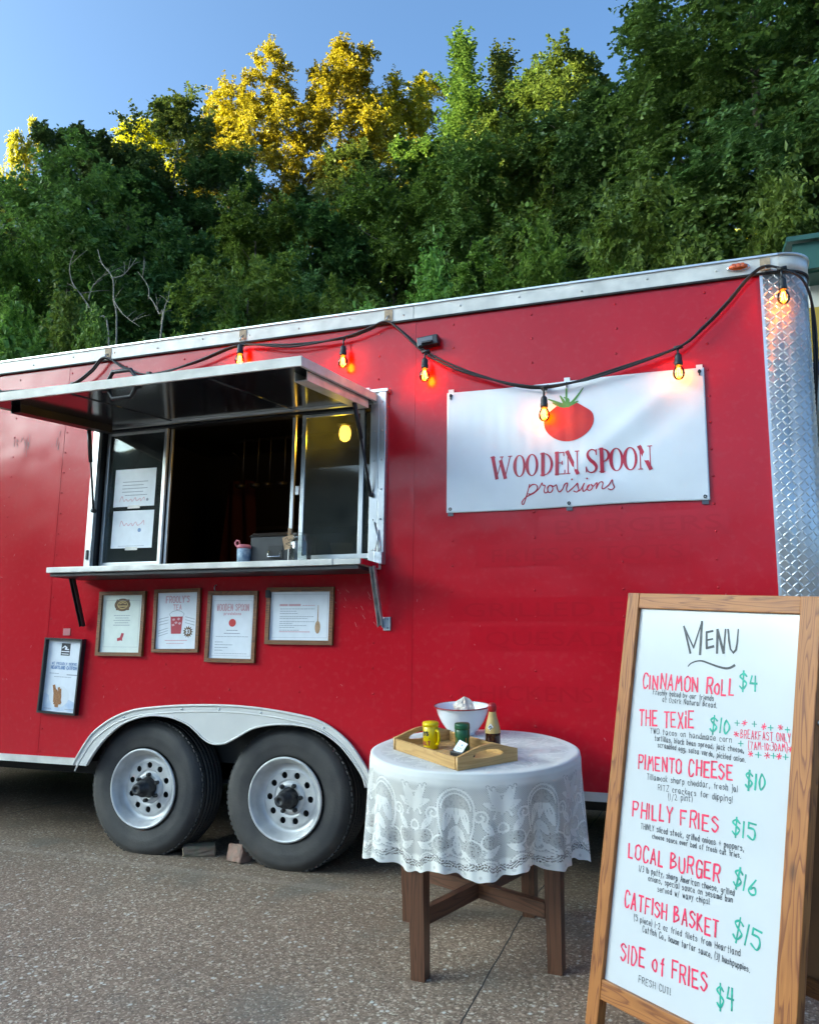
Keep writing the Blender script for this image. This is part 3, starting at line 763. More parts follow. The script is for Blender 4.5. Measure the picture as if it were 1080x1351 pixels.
# serving shelf
sh = MB().box((-.945, -.272, 1.499), (.80, -.006, 1.530), None, .004).box((.80, -.268, 1.501), (.945, -.006, 1.529), None, .003).build('serving_shelf', MT['alu_white'], trailer)
MB().box((-.93, -.255, 1.480), (.93, -.02, 1.4985)).build('shelf_underside', MT['black_metal'], sh)
MB().box((.9455, -.262, 1.502), (.953, -.06, 1.528)).build('shelf_end_cap', MT['red'], sh)
for x in (.955, -.885):
    br = MB()
    d = Vector((0, .115, -.285)).normalized(); q = Vector((0, d.z, -d.y)).normalized()
    a = Vector((x, -.145, 1.502)); c = Vector((x, -.024, 1.216))
    for off in (-.011, .011):
        o = Vector((off, 0, 0)); vs = [a+o-q*.012, a+o+q*.012, c+o+q*.012, c+o-q*.012]
        br.add(vs+[v+Vector((.004, 0, 0)) for v in vs], [(0, 1, 2, 3), (7, 6, 5, 4), (0, 4, 5, 1), (1, 5, 6, 2), (2, 6, 7, 3), (3, 7, 4, 0)])
    br.add([a+Vector((-.011, 0, 0))-q*.012, a+Vector((.015, 0, 0))-q*.012, c+Vector((.015, 0, 0))-q*.012, c+Vector((-.011, 0, 0))-q*.012], [(0, 1, 2, 3)])
    br.build('shelf_bracket', MT['galv' if x > 0 else 'black_metal'], trailer)
b = MB().box((.965, -.012, 1.195), (1.003, -.001, 1.262), None, .002).box((.965, -.03, 1.21), (.97, -.001, 1.245))
for z in (1.207, 1.250): b.lathe([(.006, 0), (0, .004)], 8, T(.988, -.012, z) @ YUP)
b.build('bracket_plate', MT['galv'], trailer)
b = MB().box((.925, -.06, 1.523), (.97, -.034, 1.585), None, .004).tube([(.93, -.05, 1.59), (.935, -.035, 1.66), (.915, -.03, 1.74)], .004, 6).tube([(.945, -.05, 1.58), (.95, -.035, 1.62), (.94, -.03, 1.70)], .004, 6)
b.build('hinge_latch', MT['galv'], trailer)
# lamps on the body
cl = MB(); cl.lathe([(.0, 0), (1, 0), (1, .25), (.9, .4), (.86, .4)], 32, T(2.695, -.014, 2.853) @ YUP @ Matrix.Diagonal((.05, .019, .03, 1)), True, False); clo = cl.build('clearance_light', MT['chrome'], trailer)
cl = MB(); cl.lathe([(.84, .2), (.82, .55), (.6, .8), (.3, .9), (0, .92)], 32, T(2.695, -.014, 2.853) @ YUP @ Matrix.Diagonal((.05, .019, .03, 1)), True, False)
for k in (-1, 0, 1): cl.box((2.695+k*.019-.008, -.046, 2.843), (2.695+k*.019+.008, -.036, 2.863), None, .003)
cl.build('lens', MT['amber'], clo)
m = T(1.195, -.006, 2.672) @ roty(R(-5))
b = MB().box((-.056, -.045, -.026), (.056, 0, .026), m, .005).box((-.03, -.06, -.018), (.03, -.044, -.006), m, .003); so = b.build('scene_light', MT['black_plastic'], trailer)
MB().box((-.048, -.047, -.019), (.030, -.0445, .019), m).build('lens', MT['steel_in'], so)
b = MB().box((-1.13, -.03, 2.632), (-1.02, -.001, 2.658), None, .006); part('marker_lamp', b, 'black_plastic')
b = MB().box((.30, -.03, 1.365), (.325, -.001, 1.405), None, .003); part('wall_hook', b, 'black_metal')
b = MB().tube([(-.02, -.001, 1.44), (-.02, -.015, 1.435), (-.02, -.02, 1.42), (-.02, -.012, 1.405)], .003, 6); part('wall_hook', b, 'galv')
# paint scars near the left end
sc_ = Ink(.0022)
for k in range(26):
    x = random.choice([-1.52, -1.44, -1.20])+random.gauss(0, .03); z = 2.36+random.gauss(0, .03)
    sc_.stroke([(x, z), (x+random.gauss(0, .006), z-random.uniform(.01, .05))], random.uniform(.002, .006))
MT['scar'] = mat('scraped_paint', (.24, .01, .025), .5)
sc_.build('paint_scar', MT['scar'], trailer, YUP)
sc_ = Ink(.0022)
for k in range(20):
    x = random.uniform(.55, .95); z = random.uniform(1.22, 1.42); a = random.uniform(-1.2, -.5); l = random.uniform(.006, .035)
    sc_.stroke([(x, z), (x+l*math.cos(a), z+l*math.sin(a))], .0018)
for k in range(60):
    x = random.uniform(-1.7, 2.7); z = random.uniform(.55, 2.4)
    if not (-.95 < x < 1 and z > 1.4): sc_.stroke([(x, z), (x+random.gauss(0, .004), z-random.uniform(.003, .012))], .002)
MT['scuff'] = mat('pale_scuff', (.46, .12, .13), .6)
sc_.build('paint_scuff', MT['scuff'], trailer, YUP)

# lettering left by peeled stickers
def font_mesh(txt, size, m, name, parent, mtx, width=None, align='LEFT'):
    cu = bpy.data.curves.new(name, 'FONT'); cu.body = txt; cu.size = size; cu.align_x = align; cu.resolution_u = 3
    tmp = bpy.data.objects.new('t', cu); COL.objects.link(tmp)
    dg = bpy.context.evaluated_depsgraph_get(); dg.update()
    me = bpy.data.meshes.new_from_object(tmp.evaluated_get(dg)); me.name = name
    bpy.data.objects.remove(tmp); bpy.data.curves.remove(cu)
    if width:
        xs_ = [v.co.x for v in me.vertices]; s = width/(max(xs_)-min(xs_)); x0 = min(xs_)
        for v in me.vertices: v.co.x = (v.co.x-x0)*s
    me.materials.clear(); me.materials.append(MT[m]); return link(name, me, parent, mtx)
for txt, x0, x1, z, h in (('BURGERS', 1.83, 2.57, 1.645, .072), ('FRIES & TOTS', 1.52, 2.40, 1.522, .066), ('GRILLED FAJITAS', 1.38, 2.62, 1.262, .07), ('QUESADILLAS', 1.49, 2.45, 1.126, .07), ('CHICKENS', 1.36, 1.99, .872, .072)):
    font_mesh(txt, h/.73, 'ghost', 'faded_lettering', trailer, T(x0, -.0024, z) @ YUP, x1-x0)
    MB().box((x0-.08, -.0012, z-.022), (x1+.03, .001, z+h+.02)).build('sticker_ghost', MT['ghost_patch'], trailer)

# ------------------------------------------------------------------ framed sheets on the trailer
def framed(label, cx, cz, w, h, fw, m, tilt=0., deep=.018, sheet='paper'):
    t = thing('picture_frame', label, 'picture frame', mtx=T(cx, -.002, cz) @ roty(R(tilt)) @ YUP, group='framed sheets under the serving shelf')
    f = filled('frame', [rect(-w/2, -h/2, w/2, h/2), rect(-w/2+fw, -h/2+fw, w/2-fw, h/2-fw)], deep, MT[m], t, None, .0)
    s = MB().box((-w/2+fw*.5, -h/2+fw*.5, .001), (w/2-fw*.5, h/2-fw*.5, .005)).build('sheet', MT[sheet], t)
    return t, w/2-fw, h/2-fw
Z_ = .0056
# cream sheet with brown emblem and red boot
t, a, b = framed('brown framed cream sheet with a brown emblem above a small red boot', -.625, 1.232, .315, .36, .020, 'frame_brown', 0, .02, 'paper_cream')
k = Ink(Z_); k.patch([(x, y) for x, y in rect(-.045, .075, .045, .135)]); k.patch(circle(-.002, .105, .055, 20, .036)); k.build('emblem', MT['ink_brown'], t)
k = Ink(Z_+.0012); k.stroke([(.034*math.cos(R(q)), .105+.021*math.sin(R(q))) for q in range(0, 361, 20)], .0045, 0); k.stroke([(-.028, .098), (.028, .098)], .006, 0); k.stroke([(-.02, .112), (.0, .118), (.02, .112)], .006, 0); k.build('emblem_line', MT['gold_label'], t)
k = Ink(Z_)
for q in range(5): k.greek(-.055+.01*(q % 2), .055-.01*(q % 2), .045-.0135*q, .003)
k.stroke(rect(-a+.02, -b+.03, a-.02, b-.03)+[(-a+.02, -b+.03)], .0012, 0); k.build('small_print', MT['ink_grey'], t)
k = Ink(Z_); k.patch([(-.022, -.098), (-.024, -.082), (-.004, -.076), (.004, -.052), (.022, -.055), (.012, -.085), (.014, -.098), (.006, -.094), (.0, -.094)]); k.build('boot_print', MT['ink_red'], t)
# tea poster
t, a, b = framed('brown framed tea poster with a tall red iced drink and starburst price', -.257, 1.248, .30, .345, .019, 'frame_brown', -.6)
k = Ink(Z_); k.text("FROOLY'S", -.075, .098, .075, .10, .034, .0055, .02); k.text('TEA', -.026, .060, .026, .060, .026, .0045, .02); k.build('poster_title', MT['ink_pink'], t)
k = Ink(Z_); k.patch([(-.034, -.072), (.030, -.072), (.038, .022), (-.042, .022)]); k.build('drink_print', MT['ink_red'], t)
k = Ink(Z_+.0012)
for x, y in ((-.02, .005), (.012, .008), (-.004, -.012), (.02, -.016), (-.022, -.024)): k.patch([(x+.011*math.cos(R(q+x*900)), y+.008*math.sin(R(q+x*900))) for q in (0, 80, 170, 260)])
k.build('ice_print', MT['ink_pink'], t)
k = Ink(Z_)
k.stroke([(-.042, .022), (-.05, .036), (-.03, .05), (0, .056), (.026, .05), (.046, .036), (.038, .022)], .0028, 0)
for sg in (-1, 1):
    for q in range(3):
        x0 = sg*.055; x1 = sg*.115
        k.stroke([(x0, .02-.016*q), (x1, .006-.016*q if sg > 0 else .008-.016*q)], .0028, 0)
        if sg < 0: k.stroke([(x0, -.04-.014*q), (x1, -.056-.014*q)], .0028, 0)
k.build('poster_note', MT['ink_grey'], t)
k = Ink(Z_)
st = []
for q in range(26): rr = .034 if q % 2 == 0 else .022; st.append((.075+rr*math.cos(R(q*13.85)), -.062+rr*math.sin(R(q*13.85))))
k.patch(st); k.build('starburst', MT['ink_brown'], t)
k = Ink(Z_+.0014); k.text('$3', .063, -.071, .087, -.071, .02, .004, .0); k.build('price', MT['paper'], t)
k = Ink(Z_); k.greek(-.07, .07, -.108, .0042); k.greek(-.06, .05, -.124, .0032); k.build('small_print', MT['ink_pink'], t)
# brand menu sheet
t, a, b = framed('brown framed white sheet headed Wooden Spoon with a small tomato', .093, 1.215, .306, .378, .021, 'frame_brown', .5)
k = Ink(Z_); k.text('WOODEN SPOON', -.098, .085, .098, .085, .034, .0045, .0); k.text('provisions', -.052, .062, .052, .062, .014, .003, .0); k.build('sheet_title', MT['ink_pink'], t)
k = Ink(Z_); k.patch(circle(.002, .020, .022, 20, .021)); k.build('tomato_print', MT['tomato'], t)
k = Ink(Z_); k.greek(-.03, .035, -.020, .004); k.greek(-.045, .05, -.036, .004); k.greek(-.095, .105, -.053, .0026)
for q in range(4): k.greek(-.098, -.05+.03*((q*2) % 3), -.082-.0145*q, .003)
k.greek(-.098, .098, -.142, .002)
k.stroke(rect(-a+.012, -b+.014, a-.012, b-.03)+[(-a+.012, -b+.014)], .001, 0); k.build('small_print', MT['ink_grey'], t)
# landscape letter with spoon
t, a, b = framed('brown framed landscape letter with a long wooden spoon printed at its right', .496, 1.27, .39, .295, .022, 'frame_brown', .3)
k = Ink(Z_); k.greek(-.115, -.075, .056, .010); k.greek(-.062, .0, .056, .010); k.greek(.015, .085, .054, .003); k.greek(-.115, .06, -.082, .004); k.build('letter_heading', MT['ink_pink'], t)
k = Ink(Z_)
for y, x1 in ((.036, .085), (.024, -.02), (.012, -.01), (-.004, .08), (-.014, .045), (-.030, .085), (-.040, -.04), (-.050, .04), (-.060, -.03), (-.074, .0)): k.greek(-.115, x1, y, .0026)
k.stroke(rect(-a+.014, -b+.014, a-.014, b-.014)+[(-a+.014, -b+.014)], .001, 0); k.build('small_print', MT['ink_grey'], t)
k = Ink(Z_); k.patch([(.103, .055), (.107, .055), (.1085, -.03), (.1015, -.03)]); k.patch(circle(.105, -.058, .0155, 18, .033)); k.build('spoon_print', MT['kraft'], t)
# black certificate, tilted
t, a, b = framed('black framed tall certificate with dark logo and plate of fried fish', -1.01, .935, .272, .425, .011, 'black_plastic', 2.0, .032)
k = Ink(Z_); k.patch(rect(-.03, .115, .035, .185)); k.build('logo_square', MT['ink_black'], t)
k = Ink(Z_+.0012); k.stroke([(-.02, .158), (-.005, .168), (.01, .16), (.0, .152), (.024, .150)], .006, .3); k.stroke([(-.024, .138), (.029, .138)], .005, 0); k.greek(-.022, .027, .124, .004); k.build('logo_line', MT['paper'], t)
k = Ink(Z_); k.text('WE PROUDLY SERVE', -.085, .062, .092, .062, .013, .003, 0.); k.text('HEARTLAND CATFISH', -.088, .038, .095, .038, .016, .0042, 0.); k.build('certificate_text', MT['ink_blue'], t)
k = Ink(Z_); k.greek(-.095, -.03, .012, .003); k.greek(.03, .1, .008, .005); k.greek(-.06, .06, -.006, .0028); k.greek(-.11, -.06, -.186, .003); k.greek(.04, .11, -.184, .003); k.build('small_print', MT['ink_grey'], t)
MT['sea'] = mat('pale_blue_wash', (.42, .52, .66), .7, var2=(.66, .71, .76), var=.3, vscale=16)
k = Ink(Z_-.0004); k.patch([(-.119, -.196), (.119, -.196), (.119, -.15), (.06, -.13), (0, -.15), (-.06, -.12), (-.119, -.10)]); k.build('wave_print', MT['sea'], t)
k = Ink(Z_+.001); k.patch(circle(-.01, -.115, .072, 22, .06)); k.build('plate_print', MT['enamel'], t)
k = Ink(Z_+.002)
for q in range(9):
    x = -.022+random.gauss(0, .016); y = -.115+random.gauss(0, .014); aa = random.uniform(.8, 2.3); l = random.uniform(.028, .045)
    k.stroke([(x-l*math.cos(aa)*.6, y-l*math.sin(aa)), (x+.004, y), (x+l*math.cos(aa)*.6, y+l*math.sin(aa)*.9)], .02, .3)
k.build('fried_fish_print', MT['wood_food'], t)
# clear tab above the certificate
tb = MB().box((-1.035, -.0045, 1.165), (-.985, -.0015, 1.205)); part('hanging_tab', tb, 'scuff')

# ------------------------------------------------------------------ banner
BX, BZ = 1.909, 2.084
def bsurf(x, y):
    e = max(0., (1-(abs(x)/.62)**4))*max(0., (1-(abs(y)/.312)**4))
    d1 = (x-.60)*.62-(y-.30)*.79                      # distance across the diagonal pulled from the top right corner
    al = math.hypot(x-.60, y-.30)
    f = .010*math.exp(-((d1+.02)/.045)**2)*min(1, al/.15)*math.exp(-(al/.75)**2)-.006*math.exp(-((d1-.09)/.05)**2)*min(1, al/.2)
    f += .0035*math.sin(x*21+y*9)*math.exp(-((x+.1)/.5)**2)
    f += .0005*math.sin(x*95)*(1 if x < .1 else .2)
    f += .004*math.sin(y*17+x*6)*e
    return .006+.020*e*(.5+.5*math.sin(2.2*x+1))+f*e
ban = thing('vinyl_banner', 'white vinyl banner with red tomato reading Wooden Spoon provisions', 'banner', mtx=T(BX, -.004, BZ) @ YUP)
nx, ny = 160, 80; vs = []; fs = []
for j in range(ny+1):
    for i in range(nx+1):
        x = -.617+1.234*i/nx; y = -.309+.618*j/ny
        vs.append((x, y+.004*math.sin(x*5), bsurf(x, y)))
for j in range(ny):
    for i in range(nx):
        q = j*(nx+1)+i; fs.append((q, q+1, q+nx+2, q+nx+1))
MT['vinyl'] = mat('white_vinyl', (.70, .72, .74), .38, var=.03, vscale=6)
so = link('sheet', mesh_np('sheet', vs, fs, MT['vinyl'], True), ban)
sm = so.modifiers.new('thick', 'SOLIDIFY'); sm.thickness = .0012
k = Ink(.0016, bsurf)
BASE = 1.932
def bpt(x, z): return (x-BX, z-BZ)
tk, tn = .0165, .0045
def serif(x, z, w=.011): k.stroke([bpt(x-w, z), bpt(x+w, z)], .0042, 0)
def O(x0, x1, z0, z1):
    pts = []; wd = []
    for q in range(37):
        a = R(10*q); pts.append(bpt((x0+x1)/2+(x1-x0)/2*math.cos(a), (z0+z1)/2+(z1-z0)/2*math.sin(a))); c = abs(math.cos(a)); wd.append(tn+(tk-tn)*(c**1.5)*(1 if math.cos(a) < 0 else .62))
    k.stroke(pts, 0, 0, wd)
def V(pts, w): k.stroke([bpt(*p) for p in pts], w, 0)
z0, z1 = 1.932, 2.037
V([(1.532, z1), (1.552, z0)], tk); V([(1.552, z0), (1.578, z1-.004)], tn); V([(1.572, z1-.022), (1.594, z0)], tk); V([(1.594, z0), (1.619, z1)], tn); serif(1.532, z1); serif(1.576, z1, .008); serif(1.619, z1, .009)
O(1.642, 1.690, z0, z1); O(1.703, 1.752, z0, z1)
V([(1.780, z0), (1.780, z1)], tk); serif(1.778, z0, .010); serif(1.778, z1, .010)
pts = []; wd = []
for q in range(19):
    a = R(90-10*q); pts.append(bpt(1.786+.036*math.cos(a), (z0+z1)/2+.0525*math.sin(a))); wd.append(tn+.008*math.cos(a)**2)
k.stroke(pts, 0, 0, wd)
V([(1.847, z0), (1.847, z1)], tk); V([(1.838, z1), (1.880, z1)], tn); V([(1.838, z0), (1.884, z0)], tn); V([(1.850, 1.987), (1.872, 1.987)], tn); V([(1.880, z1), (1.880, z1-.016)], tn); V([(1.884, z0), (1.884, z0+.018)], tn); V([(1.872, 1.995), (1.872, 1.979)], tn)
def NN(x0, x1):
    V([(x0+.006, z0), (x0+.006, z1)], tn); V([(x0+.004, z1), (x1-.008, z0)], tk); V([(x1-.008, z0), (x1-.008, z1)], tn); serif(x0+.006, z0, .009); serif(x0+.004, z1, .009); serif(x1-.008, z1, .009)
NN(1.893, 1.952); NN(2.226, 2.284)
sp = [(2.034, 2.016), (2.030, 2.030), (2.014, 2.038), (1.997, 2.028), (1.994, 2.010), (2.005, 1.990), (2.022, 1.974), (2.032, 1.956), (2.026, 1.938), (2.008, 1.930), (1.992, 1.938), (1.986, 1.954)]
sp = smooth(sp, 4); k.stroke([bpt(*p) for p in sp], 0, 0, [.0045+.012*math.exp(-((i/len(sp)-.5)/.22)**2) for i in range(len(sp))]); V([(2.034, 2.036), (2.034, 2.012)], tn); V([(1.985, 1.934), (1.985, 1.957)], tn)
V([(2.058, z0), (2.058, z1)], tk); serif(2.058, z0, .012); serif(2.056, z1, .010)
pts = []; wd = []
for q in range(19):
    a = R(90-10*q); pts.append(bpt(2.062+.028*math.cos(a), 2.008+.029*math.sin(a))); wd.append(tn+.008*math.cos(a)**2)
k.stroke(pts, 0, 0, wd)
O(2.099, 2.150, z0, z1); O(2.161, 2.213, z0, z1)
MT['banner_red'] = mat('banner_red_print', (.46, .022, .05), .4, var=.25, vscale=25)
k.build('lettering', MT['banner_red'], ban)
PV = [[[1.715, 1.89], [1.704, 1.855], [1.692, 1.82], [1.683, 1.799], [1.675, 1.798], [1.675, 1.809], [1.69, 1.827], [1.714, 1.839], [1.733, 1.846], [1.761, 1.868], [1.775, 1.893], [1.779, 1.882], [1.79, 1.879], [1.785, 1.858], [1.788, 1.845], [1.796, 1.846], [1.803, 1.853], [1.801, 1.867], [1.810, 1.879], [1.822, 1.875], [1.826, 1.860], [1.818, 1.847], [1.807, 1.846], [1.801, 1.856], [1.804, 1.870], [1.815, 1.880], [1.830, 1.873], [1.843, 1.880], [1.848, 1.859], [1.856, 1.846], [1.871, 1.857], [1.882, 1.88], [1.896, 1.886], [1.89, 1.86], [1.894, 1.844], [1.907, 1.852], [1.928, 1.87], [1.942, 1.883], [1.943, 1.869], [1.947, 1.852], [1.937, 1.842], [1.924, 1.847]], [[1.709, 1.871], [1.726, 1.887], [1.746, 1.886], [1.753, 1.872], [1.743, 1.855], [1.722, 1.844], [1.708, 1.845]], [[1.945, 1.847], [1.956, 1.853], [1.973, 1.881], [1.965, 1.86], [1.968, 1.844], [1.98, 1.85], [1.998, 1.872], [1.988, 1.866], [1.986, 1.854], [1.995, 1.846], [2.006, 1.851], [2.013, 1.865], [2.005, 1.874], [2.015, 1.865], [2.032, 1.881], [2.028, 1.852], [2.039, 1.875], [2.053, 1.884], [2.06, 1.876], [2.055, 1.855], [2.064, 1.85], [2.089, 1.869], [2.102, 1.89], [2.105, 1.871], [2.111, 1.853], [2.097, 1.843], [2.083, 1.849]]]
k = Ink(.0016, bsurf)
for s in PV: k.stroke(smooth([bpt(*p) for p in s], 4), .0052, .15)
for x, z in ((1.917, 1.903), (1.987, 1.903)): k.patch(circle(x-BX, z-BZ, .0045, 10))
k.build('script_lettering', MT['banner_red'], ban)
# tomato
tm = MB(); rings = 8; seg = 48; vs = []; fs = []
tc_ = bpt(1.907, 2.188)
for r_ in range(rings+1):
    for q in range(seg):
        a = 2*math.pi*q/seg; rx = .116*(1+.03*math.cos(2*a)); ry = .100 if math.sin(a) < 0 else .096+.012*math.cos(a*4)-.014*math.exp(-((a-math.pi/2)/.3)**2)
        x = tc_[0]+rx*math.cos(a)*r_/rings; y = tc_[1]+ry*math.sin(a)*r_/rings; vs.append((x, y, bsurf(x, y)+.0017))
for r_ in range(rings):
    for q in range(seg): fs.append((r_*seg+q, r_*seg+(q+1) % seg, (r_+1)*seg+(q+1) % seg, (r_+1)*seg+q))
tm.add(vs, fs); tm.build('tomato_print', MT['tomato'], ban, recalc=False)
k = Ink(.0022, bsurf)
for s in [[[1.898, 2.259], [1.898, 2.355]], [[1.898, 2.259], [1.932, 2.286], [1.979, 2.35]], [[1.898, 2.259], [1.88, 2.296], [1.867, 2.319]], [[1.898, 2.259], [1.852, 2.285], [1.809, 2.307]], [[1.898, 2.259], [1.856, 2.271], [1.83, 2.287]], [[1.898, 2.259], [1.907, 2.293], [1.885, 2.308]], [[1.898, 2.259], [1.932, 2.273], [1.955, 2.283]]]:
    p = smooth([bpt(*q) for q in s], 6); n = len(p); k.stroke(p, 0, 0, [.016*(1-i/n)**.7*(.5+.5*min(1, i/2))+.0015 for i in range(n)])
k.build('calyx_print', MT['leaf_print'], ban)
for x, y in ((-.597, .292), (-.01, .294), (.597, .292), (-.597, -.292), (-.01, -.292), (.597, -.292)):
    g = MB(); z = bsurf(x, y)
    g.lathe([(.008, 0), (.008, .002), (.004, .0025), (.004, 0)], 14, T(x, y, z+.001), True, False)
    if y > 0: g.box((x-.003, y-.02, z+.002), (x+.003, y+.008, z+.008))
    g.build('grommet', MT['black_metal'], ban)
    g = MB().box((x-.014, y+(.006 if y > 0 else -.034), -.001), (x+.014, y+(.034 if y > 0 else -.010), .004)); g.build('mounting_tab', MT['paper' if y > 0 else 'steel_in'], ban)

# ------------------------------------------------------------------ notices in the window
def notice(label, x0, z0, x1, z1, tilt):
    t = thing('paper_notice', label, 'notice', mtx=T((x0+x1)/2, .0455, (z0+z1)/2) @ roty(R(tilt)) @ YUP, group='notices taped inside the left pane')
    w, h = (x1-x0)/2, (z1-z0)/2
    MB().box((-w, -h, -.0005), (w, h, .0006)).build('sheet', MT['paper'], t)
    MB().box((-.04, -h-.012, .0), (.045, -h+.006, .0016)).build('tape', MT['alu_white'], t)
    return t, w, h
t, w, h = notice('white window notice with five lines of print above a red script line', -.785, 1.913, -.497, 2.137, .4)
k = Ink(.001)
for q in range(5): k.greek(-.085+.02*(q == 4), .09-.03*(q % 2), .035-.02*q, .004)
k.patch(circle(.095, -.075, .009, 10)); k.build('small_print', MT['ink_grey'], t)
k = Ink(.001); k.stroke(smooth([(-.10, -.08), (-.085, -.05), (-.07, -.08), (-.055, -.068), (-.04, -.08), (-.02, -.068), (-.01, -.082), (.01, -.06), (.02, -.08), (.045, -.066), (.05, -.082), (.07, -.06), (.075, -.078)], 5), .004); k.build('script_line', MT['ink_pink'], t)
t, w, h = notice('white window notice with torn top, red script line and round blue icon', -.782, 1.668, -.495, 1.888, .6)
k = Ink(.001); k.stroke(smooth([(-.09, .02), (-.08, .05), (-.06, .022), (-.045, .036), (-.03, .022), (-.01, .036), (0, .02), (.02, .042), (.035, .022), (.06, .034), (.075, .05), (.08, .024)], 5), .004); k.build('script_line', MT['ink_pink'], t)
k = Ink(.001); k.patch(circle(.05, -.006, .012, 14)); k.build('round_icon', MT['ink_blue'], t)
k = Ink(.001); k.greek(-.09, .09, -.098, .0025); k.build('small_print', MT['ink_grey'], t)

# ------------------------------------------------------------------ string lights
sl = thing('string_light', 'black cable of glowing filament bulbs strung along the red trailer', 'string light', (0, 0, 2.6))
SLM = Matrix.Translation((0, 0, -2.6))
cpts = [(-4.2, 2.75), (-2.6, 2.72), (-1.669, 2.687), (-1.3, 2.667), (-1.082, 2.674), (-.95, 2.74), (-.857, 2.815), (-.70, 2.738), (-.529, 2.68), (-.2, 2.718), (.079, 2.782), (.4, 2.752), (.712, 2.747), (.85, 2.772), (.965, 2.805), (1.05, 2.745), (1.188, 2.617), (1.36, 2.51), (1.537, 2.428), (1.67, 2.378), (1.794, 2.357), (1.94, 2.372), (2.092, 2.407), (2.412, 2.487), (2.535, 2.575), (2.645, 2.681), (2.74, 2.79), (2.81, 2.832), (2.89, 2.806)]
def cy(x): return -.034 if not (1.3 < x < 2.5) else -.048
for kk, (oz, oy) in enumerate(((0, 0), (-.006, -.012))):
    pts = [Vector((x, cy(x)+oy, z+oz+(.012*math.sin(x*7+2) if kk else 0))) for x, z in cpts]+[Vector((2.955, -.01+oy, 2.765+oz)), Vector((2.995, .06, 2.70+oz)), Vector((3.003+.01*kk, .12, 2.58)), Vector((3.003+.01*kk, .16, 2.40)), Vector((3.0, .25, 2.2))]
    MB().tube(smooth(pts, 6), .0058, 8).build('cable', MT['rubber_cable'], sl, mtx=SLM)
def bulb(x, zt, zc, y, power):
    """zt: cable height, zc: centre of the glass"""
    s = MB(); L = zt-zc
    s.tube([(x-.02, y, zt), (x+.02, y, zt+.004)], .0095, 8)
    s.tube([(x, y, zt), (x-.004, y-.006, zt-.02), (x-.002, y-.012, zc+.082)], .005, 8)
    yb = y-.012
    s.lathe([(.008, .088), (.0145, .080), (.0165, .066), (.0165, .052), (.0185, .050), (.0185, .034), (.016, .030)], 16, T(x-.002, yb, zc))
    so = s.build('socket', MT['rubber_cable'], sl, mtx=SLM)
    g = MB().lathe([(.0125, .034), (.0160, .026), (.0245, .010), (.0275, -.006), (.0245, -.022), (.0150, -.034), (.0, -.038)], 20, T(x-.002, yb, zc), True, False)
    go = g.build('bulb', MT['bulb_glass'], sl, mtx=SLM)
    f = MB()
    for q in range(5):
        a = 2*math.pi*q/5; f.tube([(x-.002+.004*math.cos(a), yb+.004*math.sin(a), zc+.020), (x-.002+.010*math.cos(a+.3), yb+.010*math.sin(a+.3), zc-.020), (x-.002+.005*math.cos(a+.6), yb+.005*math.sin(a+.6), zc+.018)], .0022, 5)
    f.build('filament', MT['filament'], go)
    ld = bpy.data.lights.new('bulb_light', 'POINT'); ld.energy = power; ld.color = (1., .30, .06); ld.shadow_soft_size = .02
    lo = bpy.data.objects.new('bulb_light', ld); COL.objects.link(lo); lo.parent = go; lo.location = (x-.002, yb, zc-.006)
for x, zt, zc, y, pw in ((.090, 2.782, 2.695, -.040, .06), (.725, 2.747, 2.612, -.040, .06), (1.188, 2.612, 2.487, -.046, .06), (1.800, 2.357, 2.222, -.056, .016), (2.420, 2.487, 2.366, -.050, .016), (2.876, 2.806, 2.670, -.046, .006)):
    bulb(x, zt, zc, y, pw)
for x, z in ((-1.669, 2.687), (-1.082, 2.674), (-.529, 2.68), (1.794, 2.36)):
    MB().box((x-.014, -.05, z-.010), (x+.014, -.024, z+.012), None, .004).build('cable_clip', MT['rubber_cable'], sl, mtx=SLM)

# ------------------------------------------------------------------ inside the window
lp = MB().lathe([(.045, .052), (.05, .046), (.047, .040), (.02, .04)], 24, T(.583, .30, 2.319)).tube([(.583, .30, 2.36), (.583, .30, 2.76)], .008, 8)
lo_ = lp.build('ceiling_lamp', MT['steel_in'], trailer)
MB().lathe([(.022, .038), (.032, .02), (.034, -.01), (.027, -.036), (.012, -.047), (0, -.049)], 20, T(.583, .30, 2.319), True, False).build('globe', MT['lampglow'], lo_)
ld = bpy.data.lights.new('lamp_light', 'POINT'); ld.energy = .45; ld.color = (1., .56, .06); ld.shadow_soft_size = .04
lo = bpy.data.objects.new('lamp_light', ld); COL.objects.link(lo); lo.parent = lo_; lo.location = (.583, .22, 2.27)
part('counter', MB().box((-1.55, .092, 1.5005), (1.75, .62, 1.566), None, .004), 'steel_in')
t = thing('cash_box', 'charcoal metal cash box with sloping lid on the window counter', 'cash box', (.225, .14, 1.567))
MB().box((-.128, 0, 0), (.125, .30, .150), None, .004).build('body', MT['register'], t)
b = MB(); b.add([(-.136, -.006, .151), (.130, -.006, .151), (.130, .30, .151), (-.136, .30, .151), (-.130, .028, .176), (.124, .028, .176), (.124, .29, .176), (-.130, .29, .176)], [(0, 3, 2, 1), (4, 5, 6, 7), (0, 1, 5, 4), (1, 2, 6, 5), (2, 3, 7, 6), (3, 0, 4, 7)]); b.build('lid', MT['steel_in'], t)
MB().box((-.012, -.004, .028), (.078, -.0005, .098), None, .002).build('lock_plate', MT['black_plastic'], t)
MB().tube([(-.006, -.004, .066), (-.004, -.020, .062), (-.004, -.024, .034), (.07, -.024, .034), (.07, -.020, .062), (.072, -.004, .066)], .0042, 8).build('handle', MT['chrome'], t)
t = thing('tumbler', 'small pale blue printed cup with pink lid beside the cash box', 'cup', (.062, .13, 1.567))
MB().lathe([(.034, 0), (.037, .004), (.039, .05), (.039, .082), (.036, .086)], 28).build('body', MT['cupblue'], t)
